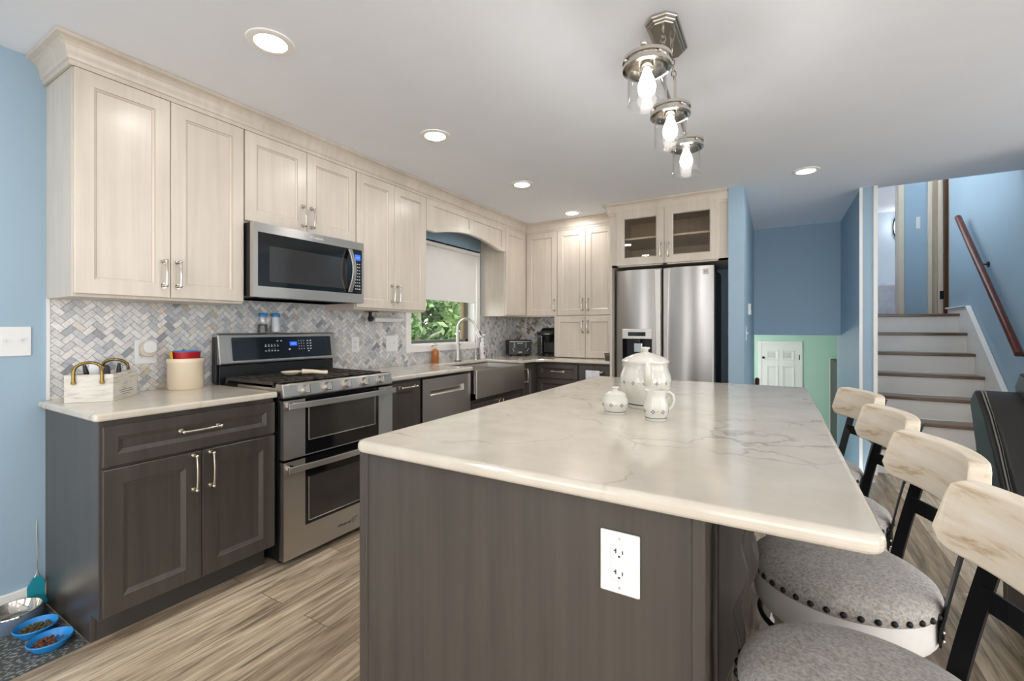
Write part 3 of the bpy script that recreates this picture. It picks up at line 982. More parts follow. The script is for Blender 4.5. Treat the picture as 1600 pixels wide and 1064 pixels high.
# ------------------------------------------------------------------ base cabinets
XB = -2.244
ZB = 0.884
ba = thing('base_cabinet', (-2.5, 1.03, 0), 'dark grey wooden base cabinet with one drawer, by the blue wall', 'cabinet', 'dark grey base cabinets')
b = MB()
b.prism([(XW + 0.001, 0), (-2.325, 0), (-2.325, 0.112), (XB, 0.112), (XB, ZB), (XW + 0.001, ZB)], 0.682, 0.70, 'y')
b.box(XW + 0.001, 0.70, 0.112, XB, 1.380, ZB)
b.build('body', 'dark', ba, 0.002)
MB().box(XW + 0.1, 0.70, 0, -2.325, 1.378, 0.112).build('toe_board', 'toe', ba)
d = MB().door((XB, 0.690, 0.703), YD, XD, 1.376 - 0.690, 0.862 - 0.703, 0.02, 0.045, 0.016, 0.011).build('drawer', ['dark', 'toe'], ba)
pull(d, (XB + 0.012, 1.03, 0.792), XD, YD, 0.15)
for i, (a, c) in enumerate(((0.690, 1.0335), (1.0365, 1.376))):
    d = MB().door((XB, a, 0.122), YD, XD, c - a, 0.692 - 0.122, 0.02, 0.062, 0.016, 0.011).build('door', ['dark', 'toe'], ba)
    pull(d, (XB + 0.02, c - 0.032 if i == 0 else a + 0.034, 0.602), XD, (0, 0, 1), 0.15)
nb = thing('base_cabinet', (-2.5, 2.32, 0), 'narrow dark grey pull-out cabinet between the range and the dishwasher', 'cabinet', 'dark grey base cabinets')
MB().box(XW + 0.001, 2.165, 0.112, XB, 2.482, ZB).build('body', 'dark', nb, 0.002)
MB().box(XW + 0.1, 2.165, 0, -2.325, 2.482, 0.112).build('toe_board', 'toe', nb)
d = MB().door((XB, 2.178, 0.122), YD, XD, 0.296, 0.866 - 0.122, 0.02, 0.062, 0.016, 0.011).build('door', ['dark', 'toe'], nb)
pull(d, (XB + 0.02, 2.338, 0.832), XD, YD, 0.15)
sk = thing('sink_cabinet', (-2.5, 3.53, 0), 'dark grey base cabinet carrying the steel apron sink', 'cabinet', 'dark grey base cabinets')
b = MB().box(XW + 0.001, 3.093, 0.112, XB, 3.985, 0.62)
b.box(XW + 0.001, 3.093, 0.62, XB, 3.108, ZB).box(XW + 0.001, 3.955, 0.62, XB, 3.985, ZB)
b.build('body', 'dark', sk, 0.002)
MB().box(XW + 0.1, 3.093, 0, -2.325, 3.985, 0.112).build('toe_board', 'toe', sk)
for i, (a, c) in enumerate(((3.10, 3.5365), (3.5395, 3.978))):
    d = MB().door((XB, a, 0.122), YD, XD, c - a, 0.60 - 0.122, 0.02, 0.062, 0.016, 0.011).build('door', ['dark', 'toe'], sk)
    pull(d, (XB + 0.02, c - 0.035 if i == 0 else a + 0.035, 0.525), XD, (0, 0, 1), 0.11)
cb = thing('corner_base_cabinet', (-2.5, 4.5, 0), 'dark grey corner base cabinet with a narrow door right of the sink', 'cabinet', 'dark grey base cabinets')
YBF = 4.36
b = MB().prism([(XW + 0.001, 3.99), (XB, 3.99), (XB, YBF), (-2.235, YBF), (-2.235, YB - 0.001), (XW + 0.001, YB - 0.001)], 0.112, ZB)
b.build('body', 'dark', cb, 0.002)
MB().box(XW + 0.1, 3.99, 0, -2.325, YB - 0.1, 0.112).build('toe_board', 'toe', cb)
d = MB().door((XB, 4.0, 0.122), YD, XD, 4.235 - 4.0, 0.866 - 0.122, 0.02, 0.055, 0.016, 0.011).build('door', ['dark', 'toe'], cb)
pull(d, (XB + 0.02, 4.055, 0.755), XD, (0, 0, 1), 0.13)
dr = thing('base_cabinet', (-2.0, 4.6, 0), 'dark grey drawer cabinet below the coffee maker', 'cabinet', 'dark grey base cabinets')
MB().box(-2.233, YBF, 0.112, -1.757, YB - 0.001, ZB).build('body', 'dark', dr, 0.002)
MB().box(-2.233, YBF + 0.08, 0, -1.757, YB - 0.1, 0.112).build('toe_board', 'toe', dr)
for z0, z1 in ((0.712, 0.864), (0.42, 0.70), (0.122, 0.408)):
    d = MB().door((-2.226, YBF, z0), XD, (0, -1, 0), 0.462, z1 - z0, 0.02, 0.045, 0.016, 0.011).build('drawer', ['dark', 'toe'], dr)
    pull(d, (-1.99, YBF - 0.02 + 0.009, z0 + 0.072), (0, -1, 0), XD, 0.13)
bt = thing('base_cabinet', (-1.58, 4.6, 0), 'dark grey base cabinet with the white towel, beside the fridge panel', 'cabinet', 'dark grey base cabinets')
MB().box(-1.755, YBF, 0.112, -1.407, YB - 0.001, ZB).build('body', 'dark', bt, 0.002)
MB().box(-1.755, YBF + 0.08, 0, -1.407, YB - 0.1, 0.112).build('toe_board', 'toe', bt)
d = MB().door((-1.748, YBF, 0.122), XD, (0, -1, 0), 0.336, 0.866 - 0.122, 0.02, 0.062, 0.016, 0.011).build('door', ['dark', 'toe'], bt)
pull(d, (-1.58, YBF - 0.02, 0.80), (0, -1, 0), XD, 0.15)
tw = MB()
prof = [(4.302, 0.56), (4.300, 0.80), (4.303, 0.812), (4.310, 0.816), (4.318, 0.812), (4.321, 0.80), (4.321, 0.66)]
vs, fs = [], []
for i in range(13):
    x = -1.662 + 0.145 * i / 12
    for y, z in prof:
        vs.append((x, y - 0.004 * math.sin(i * 1.7) * (0.85 - z) * 4, z))
n = len(prof)
for i in range(12):
    for k in range(n - 1):
        fs.append((i * n + k, i * n + k + 1, (i + 1) * n + k + 1, (i + 1) * n + k))
tw.smooth = True
tw.add(vs, fs)
o = tw.build('hand_towel', 'towel')
o.modifiers.new('thick', 'SOLIDIFY').thickness = 0.004
tag(o, 'white hand towel hanging over a cabinet pull beside the fridge', 'towel')

# ------------------------------------------------------------------ worktops
def counter(name, poly, z0, z1, label, r=0.009):
    o = MB().prism(poly, z0, z1).build(name, 'quartz', None, r, 3)
    return tag(o, label, 'worktop')
counter('worktop', rrect(XW + 0.001, 0.658, -2.206, 1.382, 0.012)[:6] + [(XW + 0.001, 1.382), (XW + 0.001, 0.658)] + [(-2.218, 0.658), (-2.206, 0.67)], 0.885, 0.915, 'short cream quartz worktop left of the range')
L = [(XW + 0.001, 2.152), (-2.206, 2.152), (-2.206, 3.108), (-2.63, 3.108), (-2.63, 3.955), (-2.206, 3.955), (-2.206, 4.13)]
L += [(-2.206 + 0.165 * (1 - math.cos(a)), 4.13 + 0.17 * math.sin(a)) for a in [math.radians(k) for k in (15, 30, 45, 60, 75, 90)]]
L += [(-1.407, 4.30), (-1.407, YB - 0.001), (XW + 0.001, YB - 0.001)]
counter('worktop', L, 0.885, 0.915, 'L shaped cream quartz worktop round the sink and corner')

# ------------------------------------------------------------------ apron sink, tap, bottles
sn = thing('farmhouse_sink', (-2.4, 3.53, 0.64), 'stainless steel double bowl apron sink under the window', 'sink')
b = MB()
sy0, sy1 = 3.112, 3.951
b.prism(rrect(sy0, 0.642, sy1, 0.884, 0.012), -2.19, -2.172, 'x')
b.build('apron', 'steel', sn, 0.006, 3)
b = MB()
xa, xb_ = -2.625, -2.19
zt, zb = 0.8835, 0.70
ym = 3.5
for a, c in ((sy0, ym), (ym, sy1)):
    i0, i1 = a + 0.012, c - 0.012
    o_ = [(xa, a), (xb_, a), (xb_, c), (xa, c)]
    i_ = [(xa + 0.015, i0), (xb_ - 0.004, i0), (xb_ - 0.004, i1), (xa + 0.015, i1)]
    vs = [(x, y, zt) for x, y in o_] + [(x, y, zt) for x, y in i_] + [(x, y, zb) for x, y in i_] + [(x, y, zb - 0.015) for x, y in o_]
    fs = []
    for k in range(4):
        j = (k + 1) % 4
        fs += [(k, j, 4 + j, 4 + k), (4 + k, 4 + j, 8 + j, 8 + k), (k, j, 12 + j, 12 + k)]
    fs += [(8, 9, 10, 11), (12, 13, 14, 15)]
    b.add(vs, fs)
b.build('bowl', 'steel', sn)
for y in (3.30, 3.73):
    MB().lathe([(0, zb + 0.002), (0.03, zb + 0.002), (0.042, zb + 0.004), (0.045, zb + 0.0005)], (-2.42, y, 0)).build('drain', 'chrome', sn)
fa = thing('kitchen_faucet', (-2.745, 3.60, 0.915), 'tall stainless pull-down gooseneck tap behind the sink', 'tap')
fx, fy = -2.745, 3.60
b = MB().lathe([(0.031, 0.915), (0.031, 0.925), (0.026, 0.93), (0.024, 0.95), (0.0215, 1.03), (0.0165, 1.10), (0.0145, 1.18)], (fx, fy, 0))
b.build('base', 'steel', fa)
MB().lathe([(0.033, 0.9152), (0.033, 0.922), (0.02, 0.9225)], (fx, fy, 0)).build('gasket', 'black', fa)
b = MB()
pts = [(fx, fy, 1.17), (fx, fy, 1.22)] + [(fx + 0.095 - 0.095 * math.cos(a), fy + 0.02 * (1 - math.cos(a)), 1.235 + 0.10 * math.sin(a)) for a in [math.pi * k / 14 for k in range(1, 13)]]
e = pts[-1]
pts += [(e[0] + 0.022, e[1] + 0.004, e[2] - 0.045)]
b.tube(pts, 0.0135, 14).build('spout', 'steel', fa)
q = Vector(pts[-1]); dv = Vector((0.022, 0.003, -0.045)).normalized()
MB().tube([q, q + dv * 0.01, q + dv * 0.075, q + dv * 0.095], [0.0145, 0.016, 0.018, 0.021], 16).build('spray_head', 'steel', fa)
MB().tube([q + dv * 0.03 + Vector((0.017, 0, 0.006)), q + dv * 0.075 + Vector((0.018, 0, 0.006))], 0, sq=(0.012, 0.004)).build('spray_button', 'black', fa)
MB().tube([(fx, fy, 1.015), (fx, fy + 0.045, 1.015)], 0.014, 14).tube([(fx, fy + 0.04, 1.015), (fx + 0.02, fy + 0.09, 1.025), (fx + 0.03, fy + 0.125, 1.035)], [0.008, 0.006, 0.005], 10).build('lever', 'steel', fa)
f2 = thing('filter_tap', (-2.745, 3.915, 0.915), 'small slim chrome filter tap right of the tall tap', 'tap')
MB().lathe([(0.022, 0.915), (0.022, 0.92), (0.014, 0.93), (0.013, 0.965), (0.009, 0.975), (0.006, 0.985)], (-2.745, 3.915, 0)).build('base', 'chrome', f2)
MB().tube([(-2.745, 3.915, 0.98), (-2.745, 3.915, 1.15)] + [(-2.745 + 0.045 - 0.045 * math.cos(a), 3.915, 1.15 + 0.045 * math.sin(a)) for a in [math.pi * k / 8 for k in range(1, 8)]], 0.0055, 10).build('spout', 'chrome', f2)
MB().tube([(-2.745, 3.915, 0.955), (-2.73, 3.955, 0.975)], 0.005, 8).build('lever', 'chrome', f2)
so = thing('soap_dispenser', (-2.775, 3.285, 0.915), 'amber soap bottle with a pale pump beside the tap', 'bottle')
b = MB()
for dx, dy in ((0, -0.0), ):
    b.lathe([(0, 0.9152), (0.032, 0.9152), (0.035, 0.92), (0.035, 1.02), (0.031, 1.035), (0.016, 1.045), (0.013, 1.055)], (-2.775, 3.29, 0), 20)
b.build('body', 'amber', so)
MB().lathe([(0.015, 1.05), (0.015, 1.068), (0.005, 1.07), (0.005, 1.09), (0.011, 1.092), (0.011, 1.102), (0, 1.103)], (-2.775, 3.29, 0), 16).tube([(-2.775, 3.29, 1.096), (-2.74, 3.285, 1.096), (-2.732, 3.284, 1.088)], 0.005, 8).build('pump', 'cream_trim', so)
ds = thing('cleaner_bottle', (-2.77, 4.08, 0.915), 'white cleaner bottle with pink printing beside the window casing', 'bottle')
b = MB().lathe([(0, 0.9152), (0.036, 0.9152), (0.038, 0.925), (0.038, 1.05), (0.03, 1.085), (0.016, 1.10), (0.0145, 1.11)], (-2.785, 4.10, 0), 20, 0.75, 1)
b.build('body', 'plate', ds)
MB().lathe([(0.016, 1.11), (0.016, 1.13), (0.012, 1.135), (0, 1.136)], (-2.785, 4.10, 0), 16).tube([(-2.785, 4.10, 1.14), (-2.785, 4.10, 1.165), (-2.74, 4.085, 1.17)], [0.012, 0.014, 0.007], 10).build('cap', 'plate', ds)
b = MB()
for z0, z1, a0, a1 in ((1.055, 1.075, -0.010, 0.006), (1.022, 1.030, -0.022, 0.012), (1.002, 1.010, -0.022, 0.012), (0.955, 0.985, -0.018, 0.004)):
    b.box(-2.7572, 4.10 + a0, z0, -2.7555, 4.10 + a1, z1)
b.build('print', 'red_ink', ds)

# ------------------------------------------------------------------ dishwasher
dw = thing('dishwasher', (-2.5, 2.78, 0), 'stainless dishwasher with a recessed pocket handle', 'dishwasher')
MB().box(XW + 0.03, 2.488, 0.1, -2.25, 3.088, 0.876).build('body', 'black', dw)
MB().box(XW + 0.1, 2.49, 0.0, -2.32, 3.086, 0.1).build('toe_board', 'black', dw)
b = MB()
px0, px1 = -2.25, -2.218
hy0, hy1, hz0, hz1 = 2.578, 2.994, 0.738, 0.788
for q in ((2.490, 0.105, 3.086, hz0), (2.490, hz1, 3.086, 0.866), (2.490, hz0, hy0, hz1), (hy1, hz0, 3.086, hz1)):
    b.box(px0, q[0], q[1], px1, q[2], q[3])
b.build('door', 'steel_v', dw)
b = MB()
b.add([(px1, hy0, hz0), (px1, hy1, hz0), (px1 - 0.028, hy1 - 0.006, hz0 + 0.028), (px1 - 0.028, hy0 + 0.006, hz0 + 0.028), (px1, hy1, hz1), (px1, hy0, hz1), (px1 - 0.028, hy1 - 0.006, hz1), (px1 - 0.028, hy0 + 0.006, hz1)],
      [(0, 1, 2, 3), (3, 2, 6, 7), (0, 3, 7, 5), (1, 4, 6, 2)])
b.build('handle', 'steel', dw)

# ------------------------------------------------------------------ range
RX = -2.172
ra = thing('gas_range', (-2.5, 1.767, 0), 'stainless double oven gas range with five knobs', 'stove')
ry0, ry1 = 1.390, 2.146
b = MB().box(XW + 0.035, ry0 + 0.004, 0.03, -2.215, ry1 - 0.004, 0.905)
for y in (ry0 + 0.05, ry1 - 0.05):
    for x in (-2.75, -2.27):
        b.cyl((x, y, 0), (x, y, 0.031), 0.018)
b.build('body', 'black', ra)
def oven_door(z0, z1, gz0, gz1, wz0, wz1, hz):
    d = MB()
    gy0, gy1 = 1.512, 2.028
    x0, x1 = -2.212, RX
    for q in ((ry0, z0, gy0, z1), (gy1, z0, ry1, z1), (gy0, z0, gy1, gz0), (gy0, gz1, gy1, z1)):
        if q[3] - q[1] > 0.001: d.box(x0, q[0], q[1], x1, q[2], q[3])
    dd = d.build('oven_door', 'steel', ra)
    g = MB().box(x0, gy0, gz0, x1 - 0.0015, gy1, gz1)
    g.build('glass', 'black_glass', dd)
    b = MB().box(x1 - 0.0015, gy0 + 0.022, wz0, x1 - 0.0008, gy1 - 0.03, wz1)
    b.build('window', 'oven_glass', dd)
    b = MB()
    for p, q in (((gy0 + 0.022, wz0), (gy1 - 0.03, wz0)), ((gy0 + 0.022, wz0), (gy0 + 0.022, wz1)), ((gy1 - 0.03, wz0), (gy1 - 0.03, wz1))):
        b.tube([(x1 - 0.0005, p[0], p[1]), (x1 - 0.0005, q[0], q[1])], 0.0022, 6)
    b.build('window_edge', 'steel', dd)
    b = MB()
    pts = [(RX + 0.045 + 0.016 * math.sin(math.pi * k / 16), ry0 - 0.004 + (ry1 - ry0 - 0.012) * k / 16, hz) for k in range(17)]
    b.tube(pts, 0, sq=(0.032, 0.012))
    for y in (ry0 + 0.03, ry1 - 0.045):
        b.box(RX - 0.002, y - 0.012, hz - 0.013, RX + 0.05, y + 0.012, hz + 0.013)
    b.build('handle', 'steel', dd, 0.003)
    return dd
oven_door(0.560, 0.866, 0.566, 0.866, 0.640, 0.815, 0.842)
d2_ = oven_door(0.040, 0.548, 0.187, 0.548, 0.205, 0.440, 0.517)
lg = MB()
lg.tube([(RX + 0.0005, 1.80, 0.092), (RX + 0.0005, 1.83, 0.112), (RX + 0.0005, 1.86, 0.118), (RX + 0.0005, 1.84, 0.100), (RX + 0.0005, 1.82, 0.088)], 0.0016, 6)
lg.build('emblem', 'ink', d2_)
text('lettering', 'Whirlpool', 0.020, (RX + 0.0004, 1.762, 0.094), YD, (0, 0, 1), 'ink', d2_)
b = MB().prism([(-2.60, 0.878), (RX - 0.004, 0.878), (RX, 0.885), (RX - 0.012, 0.945), (RX - 0.022, 0.951), (-2.24, 0.951), (-2.25, 0.93), (-2.60, 0.93)], ry0, ry1, 'y')
cp = b.build('control_panel', 'steel', ra, 0.003)
for y in (1.514, 1.650, 1.783, 1.913, 2.043):
    kn = MB()
    nx, nz = 0.982, 0.19
    A = Vector((RX - 0.006, y, 0.914)); N = Vector((nx, 0, nz))
    kn.tube([A, A + N * 0.006], 0.030, 24)
    kn.tube([A + N * 0.006, A + N * 0.012, A + N * 0.03], [0.0255, 0.0235, 0.022], 24)
    k = kn.build('knob', 'steel', ra)
    R = Vector((-nz, 0, nx))
    g = MB()
    c_ = A + N * 0.034
    vs = []
    for s in (-1, 1):
        for t_ in (-1, 1):
            for u_ in (-1, 1):
                vs.append(c_ + Vector((0, 1, 0)) * (0.0065 * s) + R * (0.022 * t_) + N * (0.010 * u_))
    g.add(vs, [(0, 1, 3, 2), (4, 6, 7, 5), (0, 4, 5, 1), (2, 3, 7, 6), (0, 2, 6, 4), (1, 5, 7, 3)])
    g.build('grip', 'steel_v', k, 0.003)
# cooktop with burners and three grates
MB().box(-2.765, ry0 + 0.006, 0.905, -2.255, ry1 - 0.006, 0.922).build('cooktop', 'black', ra, 0.004)
for y, x in ((1.53, -2.38), (1.53, -2.63), (1.768, -2.5), (2.005, -2.38), (2.005, -2.63)):
    MB().lathe([(0.05, 0.922), (0.048, 0.932), (0.034, 0.934), (0.034, 0.942), (0, 0.943)], (x, y, 0), 20).build('burner', 'black', ra)
for gy0, gy1 in ((1.400, 1.643), (1.646, 1.890), (1.893, 2.136)):
    g = MB()
    z0, z1 = 0.940, 0.956
    g.box(-2.75, gy0, z0, -2.27, gy0 + 0.014, z1).box(-2.75, gy1 - 0.014, z0, -2.27, gy1, z1).box(-2.75, gy0, z0, -2.738, gy1, z1).box(-2.282, gy0, z0, -2.27, gy1, z1)
    for k in range(1, 4):
        y = gy0 + (gy1 - gy0) * k / 4
        g.box(-2.75, y - 0.005, z0 + 0.003, -2.27, y + 0.005, z1 + 0.002)
    for x in (-2.65, -2.51, -2.37):
        g.box(x - 0.005, gy0, z0, x + 0.005, gy1, z1)
    for x in (-2.745, -2.285):
        for y in (gy0 + 0.007, gy1 - 0.007):
            g.box(x - 0.006, y - 0.006, 0.922, x + 0.006, y + 0.006, z0)
    g.build('grate', 'grate', ra, 0.002)
# backguard
MB().prism([(XW + 0.012, 0.90), (-2.785, 0.90), (-2.785, 1.022), (XW + 0.012, 1.022)], 1.386, 2.150, 'y').build('riser_panel', 'black', ra, 0.003)
MB().box(XW + 0.012, 1.372, 0.92, -2.80, 1.386, 1.19).build('side_cap', 'black', ra, 0.003)
MB().box(XW + 0.012, 2.162, 0.92, -2.80, 2.174, 1.19).build('side_cap', 'black', ra, 0.003)
b = MB().prism([(XW + 0.012, 1.026), (-2.772, 1.026), (-2.765, 1.034), (-2.788, 1.200), (-2.800, 1.212), (XW + 0.012, 1.212)], 1.378, 2.178, 'y')
bg = b.build('backguard', 'steel', ra, 0.008, 3)
def bgp(y, z, o=0.0): return (-2.765 - (z - 1.034) * (0.023 / 0.166) + o, y, z)
b = MB()
q = rrect(1.452, 1.048, 2.135, 1.186, 0.008)
n = len(q)
b.add([bgp(y, z, 0.003) for y, z in q] + [bgp(y, z, -0.004) for y, z in q], [tuple(range(n))] + [(i, (i + 1) % n, n + (i + 1) % n, n + i) for i in range(n)])
pn = b.build('panel', 'black_glass', bg)
b = MB()
def dash(b, y, z, wd, h=0.0035, o=0.0036):
    b.add([bgp(y - wd / 2, z - h / 2, o), bgp(y + wd / 2, z - h / 2, o), bgp(y + wd / 2, z + h / 2, o), bgp(y - wd / 2, z + h / 2, o)], [(0, 1, 2, 3)])
for k in range(5):
    dash(b, 1.655 + 0.02 * k, 1.128, 0.010, 0.005); dash(b, 1.655 + 0.02 * k, 1.138, 0.006)
    dash(b, 1.655 + 0.02 * k, 1.098, 0.011, 0.005)
    if k in (1, 2, 3): dash(b, 1.655 + 0.02 * k, 1.108, 0.006)
dash(b, 1.735, 1.160, 0.011, 0.006); dash(b, 1.76, 1.160, 0.011, 0.006)
dash(b, 1.815, 1.104, 0.012, 0.010)
for r in range(4):
    for k in range(3):
        dash(b, 1.885 + 0.018 * k, 1.158 - 0.018 * r, 0.005, 0.006)
    for k in range(2):
        dash(b, 1.950 + 0.022 * k, 1.158 - 0.018 * r, 0.013, 0.006)
dash(b, 1.955, 1.088, 0.012, 0.006)
b.build('markings', 'mark', pn)
b = MB()
dash(b, 1.845, 1.140, 0.052, 0.024)
b.build('display', 'screen', pn)
text('digits', '5:42', 0.017, bgp(1.845, 1.134, 0.0042), YD, (-0.137, 0, 0.99), 'mark', pn, 0.0002)
sr = thing('spoon_rest', (-2.5, 1.7, 0.958), 'cream spoon rest with a long handle lying on the range grates', 'spoon rest')
b = MB().lathe([(0, 0.961), (0.035, 0.961), (0.05, 0.974), (0.056, 0.98), (0.053, 0.982), (0.034, 0.967), (0, 0.966)], (-2.52, 1.665, 0), 24, 1, 1.15)
b.tube([(-2.49, 1.71, 0.978), (-2.455, 1.76, 0.976), (-2.42, 1.80, 0.969), (-2.40, 1.825, 0.967)], [0.016, 0.013, 0.012, 0.014], 10)
b.build('body', 'crock', sr)
for nm, y, col, fill, lab in (('pepper_shaker', 1.662, 'black', 0.055, 'tapered glass pepper shaker with a blue lid on the range backguard'), ('salt_shaker', 1.748, 'mark', 0.10, 'tapered glass salt shaker filled white on the range backguard')):
    s_ = thing(nm, (-2.818, y, 1.212), lab, 'shaker')
    z = 1.2125
    MB().lathe([(0, z), (0.030, z), (0.031, z + 0.004), (0.023, z + 0.06), (0.021, z + 0.085), (0.024, z + 0.107), (0.022, z + 0.107), (0.0195, z + 0.085), (0.0215, z + 0.06), (0.029, z + 0.006), (0, z + 0.005)], (-2.818, y, 0), 20).build('body', 'jar_glass', s_)
    MB().lathe([(0, z + 0.006), (0.0285, z + 0.007), (0.0285 - fill * 0.075, z + fill), (0, z + fill)], (-2.818, y, 0), 18).build('filling', col if col != 'black' else 'grate', s_)
    MB().lathe([(0.026, z + 0.105), (0.027, z + 0.11), (0.027, z + 0.118), (0.022, z + 0.126), (0, z + 0.128)], (-2.818, y, 0), 20).build('lid', 'blue_plastic', s_)

# ------------------------------------------------------------------ microwave
MX = -2.44
mw = thing('microwave', (-2.6, 1.76, 1.41), 'stainless over-the-range microwave with a bowed handle', 'microwave')
my0, my1, mz0, mz1 = 1.386, 2.142, 1.413, 1.8225
MB().box(XW + 0.008, my0, mz0 + 0.006, MX - 0.032, my1, mz1).build('body', 'black_metal', mw, 0.003)
MB().box(-2.78, my0 + 0.06, mz0 - 0.002, MX - 0.06, my1 - 0.06, mz0 + 0.008).build('vent_filter', 'steel_v', mw)
ydv = 2.036
b = MB()
gy0, gy1, gz0, gz1 = 1.412, 2.126, 1.474, 1.772
xo, xi = MX, MX - 0.03
for q in ((my0, mz0, ydv, gz0), (my0, gz1, ydv, mz1), (my0, gz0, gy0, gz1)):
    b.box(xi, q[0], q[1], xo, q[2], q[3])
dr_ = b.build('door', 'steel', mw)
b = MB()
for q in ((ydv + 0.0015, mz0, my1, gz0), (ydv + 0.0015, gz1, my1, mz1), (gy1, gz0, my1, gz1)):
    b.box(xi, q[0], q[1], xo, q[2], q[3])
cpn = b.build('control_frame', 'steel', mw)
MB().box(xi, gy0, gz0, xo - 0.001, ydv, gz1).build('glass', 'black_glass', dr_)
MB().box(xo - 0.001, 1.478, 1.503, xo - 0.0004, 2.005, 1.702).build('window', 'oven_glass', dr_)
pm = MB().box(xi, ydv + 0.0015, gz0, xo - 0.001, gy1, gz1).build('keypad', 'black_glass', cpn)
b = MB()
for r in range(9):
    for k in range(3):
        b.box(xo - 0.001, 2.072 + 0.016 * k, 1.672 - 0.021 * r, xo - 0.0004, 2.079 + 0.016 * k + (0.002 if r > 6 else 0), 1.678 - 0.021 * r)
b.build('markings', 'mark', pm)
MB().box(xo - 0.001, 2.068, 1.70, xo - 0.0002, 2.114, 1.738).build('display', 'screen', pm)
text('digits', '5:42', 0.017, (xo, 2.091, 1.713), YD, (0, 0, 1), 'mark', pm, 0.0002)
text('lettering', 'Whirlpool', 0.022, (xo + 0.0003, 1.775, 1.789), YD, (0, 0, 1), 'mark', dr_)
b = MB()
pts = [(MX + 0.012 + 0.042 * math.sin(math.pi * k / 14), 2.018, 1.765 - 0.282 * k / 14) for k in range(15)]
b.tube(pts, 0, sq=(0.010, 0.030))
b.build('handle', 'steel', dr_, 0.003)
# ------------------------------------------------------------------ fridge
fr = thing('refrigerator', (-0.91, 4.6, 0), 'stainless side by side fridge with an ice and water dispenser', 'refrigerator')
fx0, fx1, fxm = -1.361, -0.463, -0.915
MB().box(fx0 + 0.006, 4.43, 0.03, fx1 - 0.006, 4.93, 1.775).build('body', 'black_metal', fr, 0.004)
MB().box(fx0 + 0.02, 4.43, 0.0, fx1 - 0.02, 4.9, 0.045).build('plinth', 'black', fr)
def fdoor(x0, x1, z0, z1, hole=None):
    """door with a softly bowed front, built of vertical strips"""
    b = MB()
    n = 16
    def yf(x):
        t = (x - x0) / (x1 - x0)
        e = min(t, 1 - t) * (x1 - x0)
        y = 4.352 - 0.022 * math.sin(math.pi * t)
        if e < 0.012: y += 0.012 * (1 - e / 0.012) ** 2
        return y
    xs = sorted(set([x0, x0 + 0.003, x0 + 0.006, x0 + 0.012, x1 - 0.012, x1 - 0.006, x1 - 0.003, x1] + [x0 + (x1 - x0) * k / n for k in range(1, n)] + ([hole[0], hole[2]] if hole else [])))
    segs = [(z0, z1)]
    for a, c in zip(xs, xs[1:]):
        ss = segs
        if hole and a >= hole[0] - 1e-6 and c <= hole[2] + 1e-6:
            ss = [(z0, hole[1]), (hole[3], z1)]
        for q0, q1 in ss:
            b.smooth = True
            b.add([(a, yf(a), q0), (c, yf(c), q0), (c, yf(c), q1), (a, yf(a), q1)], [(0, 1, 2, 3)])
            b.smooth = False
            b.add([(a, yf(a), q0), (c, yf(c), q0), (c, yf(c), q1), (a, yf(a), q1), (a, 4.425, q0), (c, 4.425, q0), (c, 4.425, q1), (a, 4.425, q1)], [(0, 4, 5, 1), (3, 2, 6, 7)])
    b.add([(x0, yf(x0), z0), (x0, yf(x0), z1), (x0, 4.425, z1), (x0, 4.425, z0), (x1, yf(x1), z0), (x1, yf(x1), z1), (x1, 4.425, z1), (x1, 4.425, z0)], [(0, 1, 2, 3), (4, 7, 6, 5), (3, 2, 6, 7)])
    me = b.build('door', 'steel_v', fr, fix=False)
    bm = bmesh.new(); bm.from_mesh(me.data)
    bmesh.ops.remove_doubles(bm, verts=bm.verts, dist=1e-5)
    bmesh.ops.recalc_face_normals(bm, faces=bm.faces)
    for e in bm.edges:
        if len(e.link_faces) != 2 or e.calc_face_angle(0) > 0.6:
            e.smooth = False
    bm.to_mesh(me.data); bm.free()
    return me
hole = (-1.292, 0.90, -1.010, 1.236)
dL = fdoor(fx0, fxm - 0.003, 0.05, 1.806, hole)
dR = fdoor(fxm + 0.003, fx1, 0.05, 1.806)
for d, xa_, s in ((dL, fxm - 0.012, -1), (dR, fxm + 0.012, 1)):
    b = MB()
    prof = [(0.055, 1.80), (0.052, 1.6), (0.046, 1.3), (0.042, 1.0), (0.042, 0.75), (0.05, 0.40), (0.055, 0.2)]
    vs, fs = [], []
    for wd, z in prof:
        vs += [(xa_, 4.352, z), (xa_, 4.322, z), (xa_ + s * wd, 4.318, z), (xa_ + s * (wd + 0.004), 4.345, z)]
    for i in range(len(prof) - 1):
        for k in range(4):
            j = (k + 1) % 4
            fs.append((i * 4 + k, i * 4 + j, i * 4 + 4 + j, i * 4 + 4 + k))
    fs += [(0, 1, 2, 3), (24, 25, 26, 27)]
    b.add(vs, fs).build('handle', 'steel', d, 0.004, 3)
di = MB()
di.box(hole[0], 4.33, 1.14, hole[2], 4.36, 1.236)
dp = di.build('dispenser', 'steel', dL, 0.004)
MB().box(-1.235, 4.327, 1.168, -1.068, 4.332, 1.205).build('display', 'black_glass', dp)
b = MB()
x0_, z0_, x1_, z1_ = hole[0], 0.90, hole[2], 1.14
b.add([(x0_, 4.338, z0_), (x1_, 4.338, z0_), (x1_, 4.338, z1_), (x0_, 4.338, z1_), (x0_ + 0.02, 4.42, z0_ + 0.015), (x1_ - 0.02, 4.42, z0_ + 0.015), (x1_ - 0.02, 4.42, z1_), (x0_ + 0.02, 4.42, z1_)],
      [(0, 1, 5, 4), (1, 2, 6, 5), (2, 3, 7, 6), (3, 0, 4, 7), (4, 5, 6, 7)])
b.build('recess', 'black_metal', dp)
MB().box(-1.190, 4.372, 1.01, -1.110, 4.384, 1.10).build('paddle', 'mirror_steel', dp, 0.006)
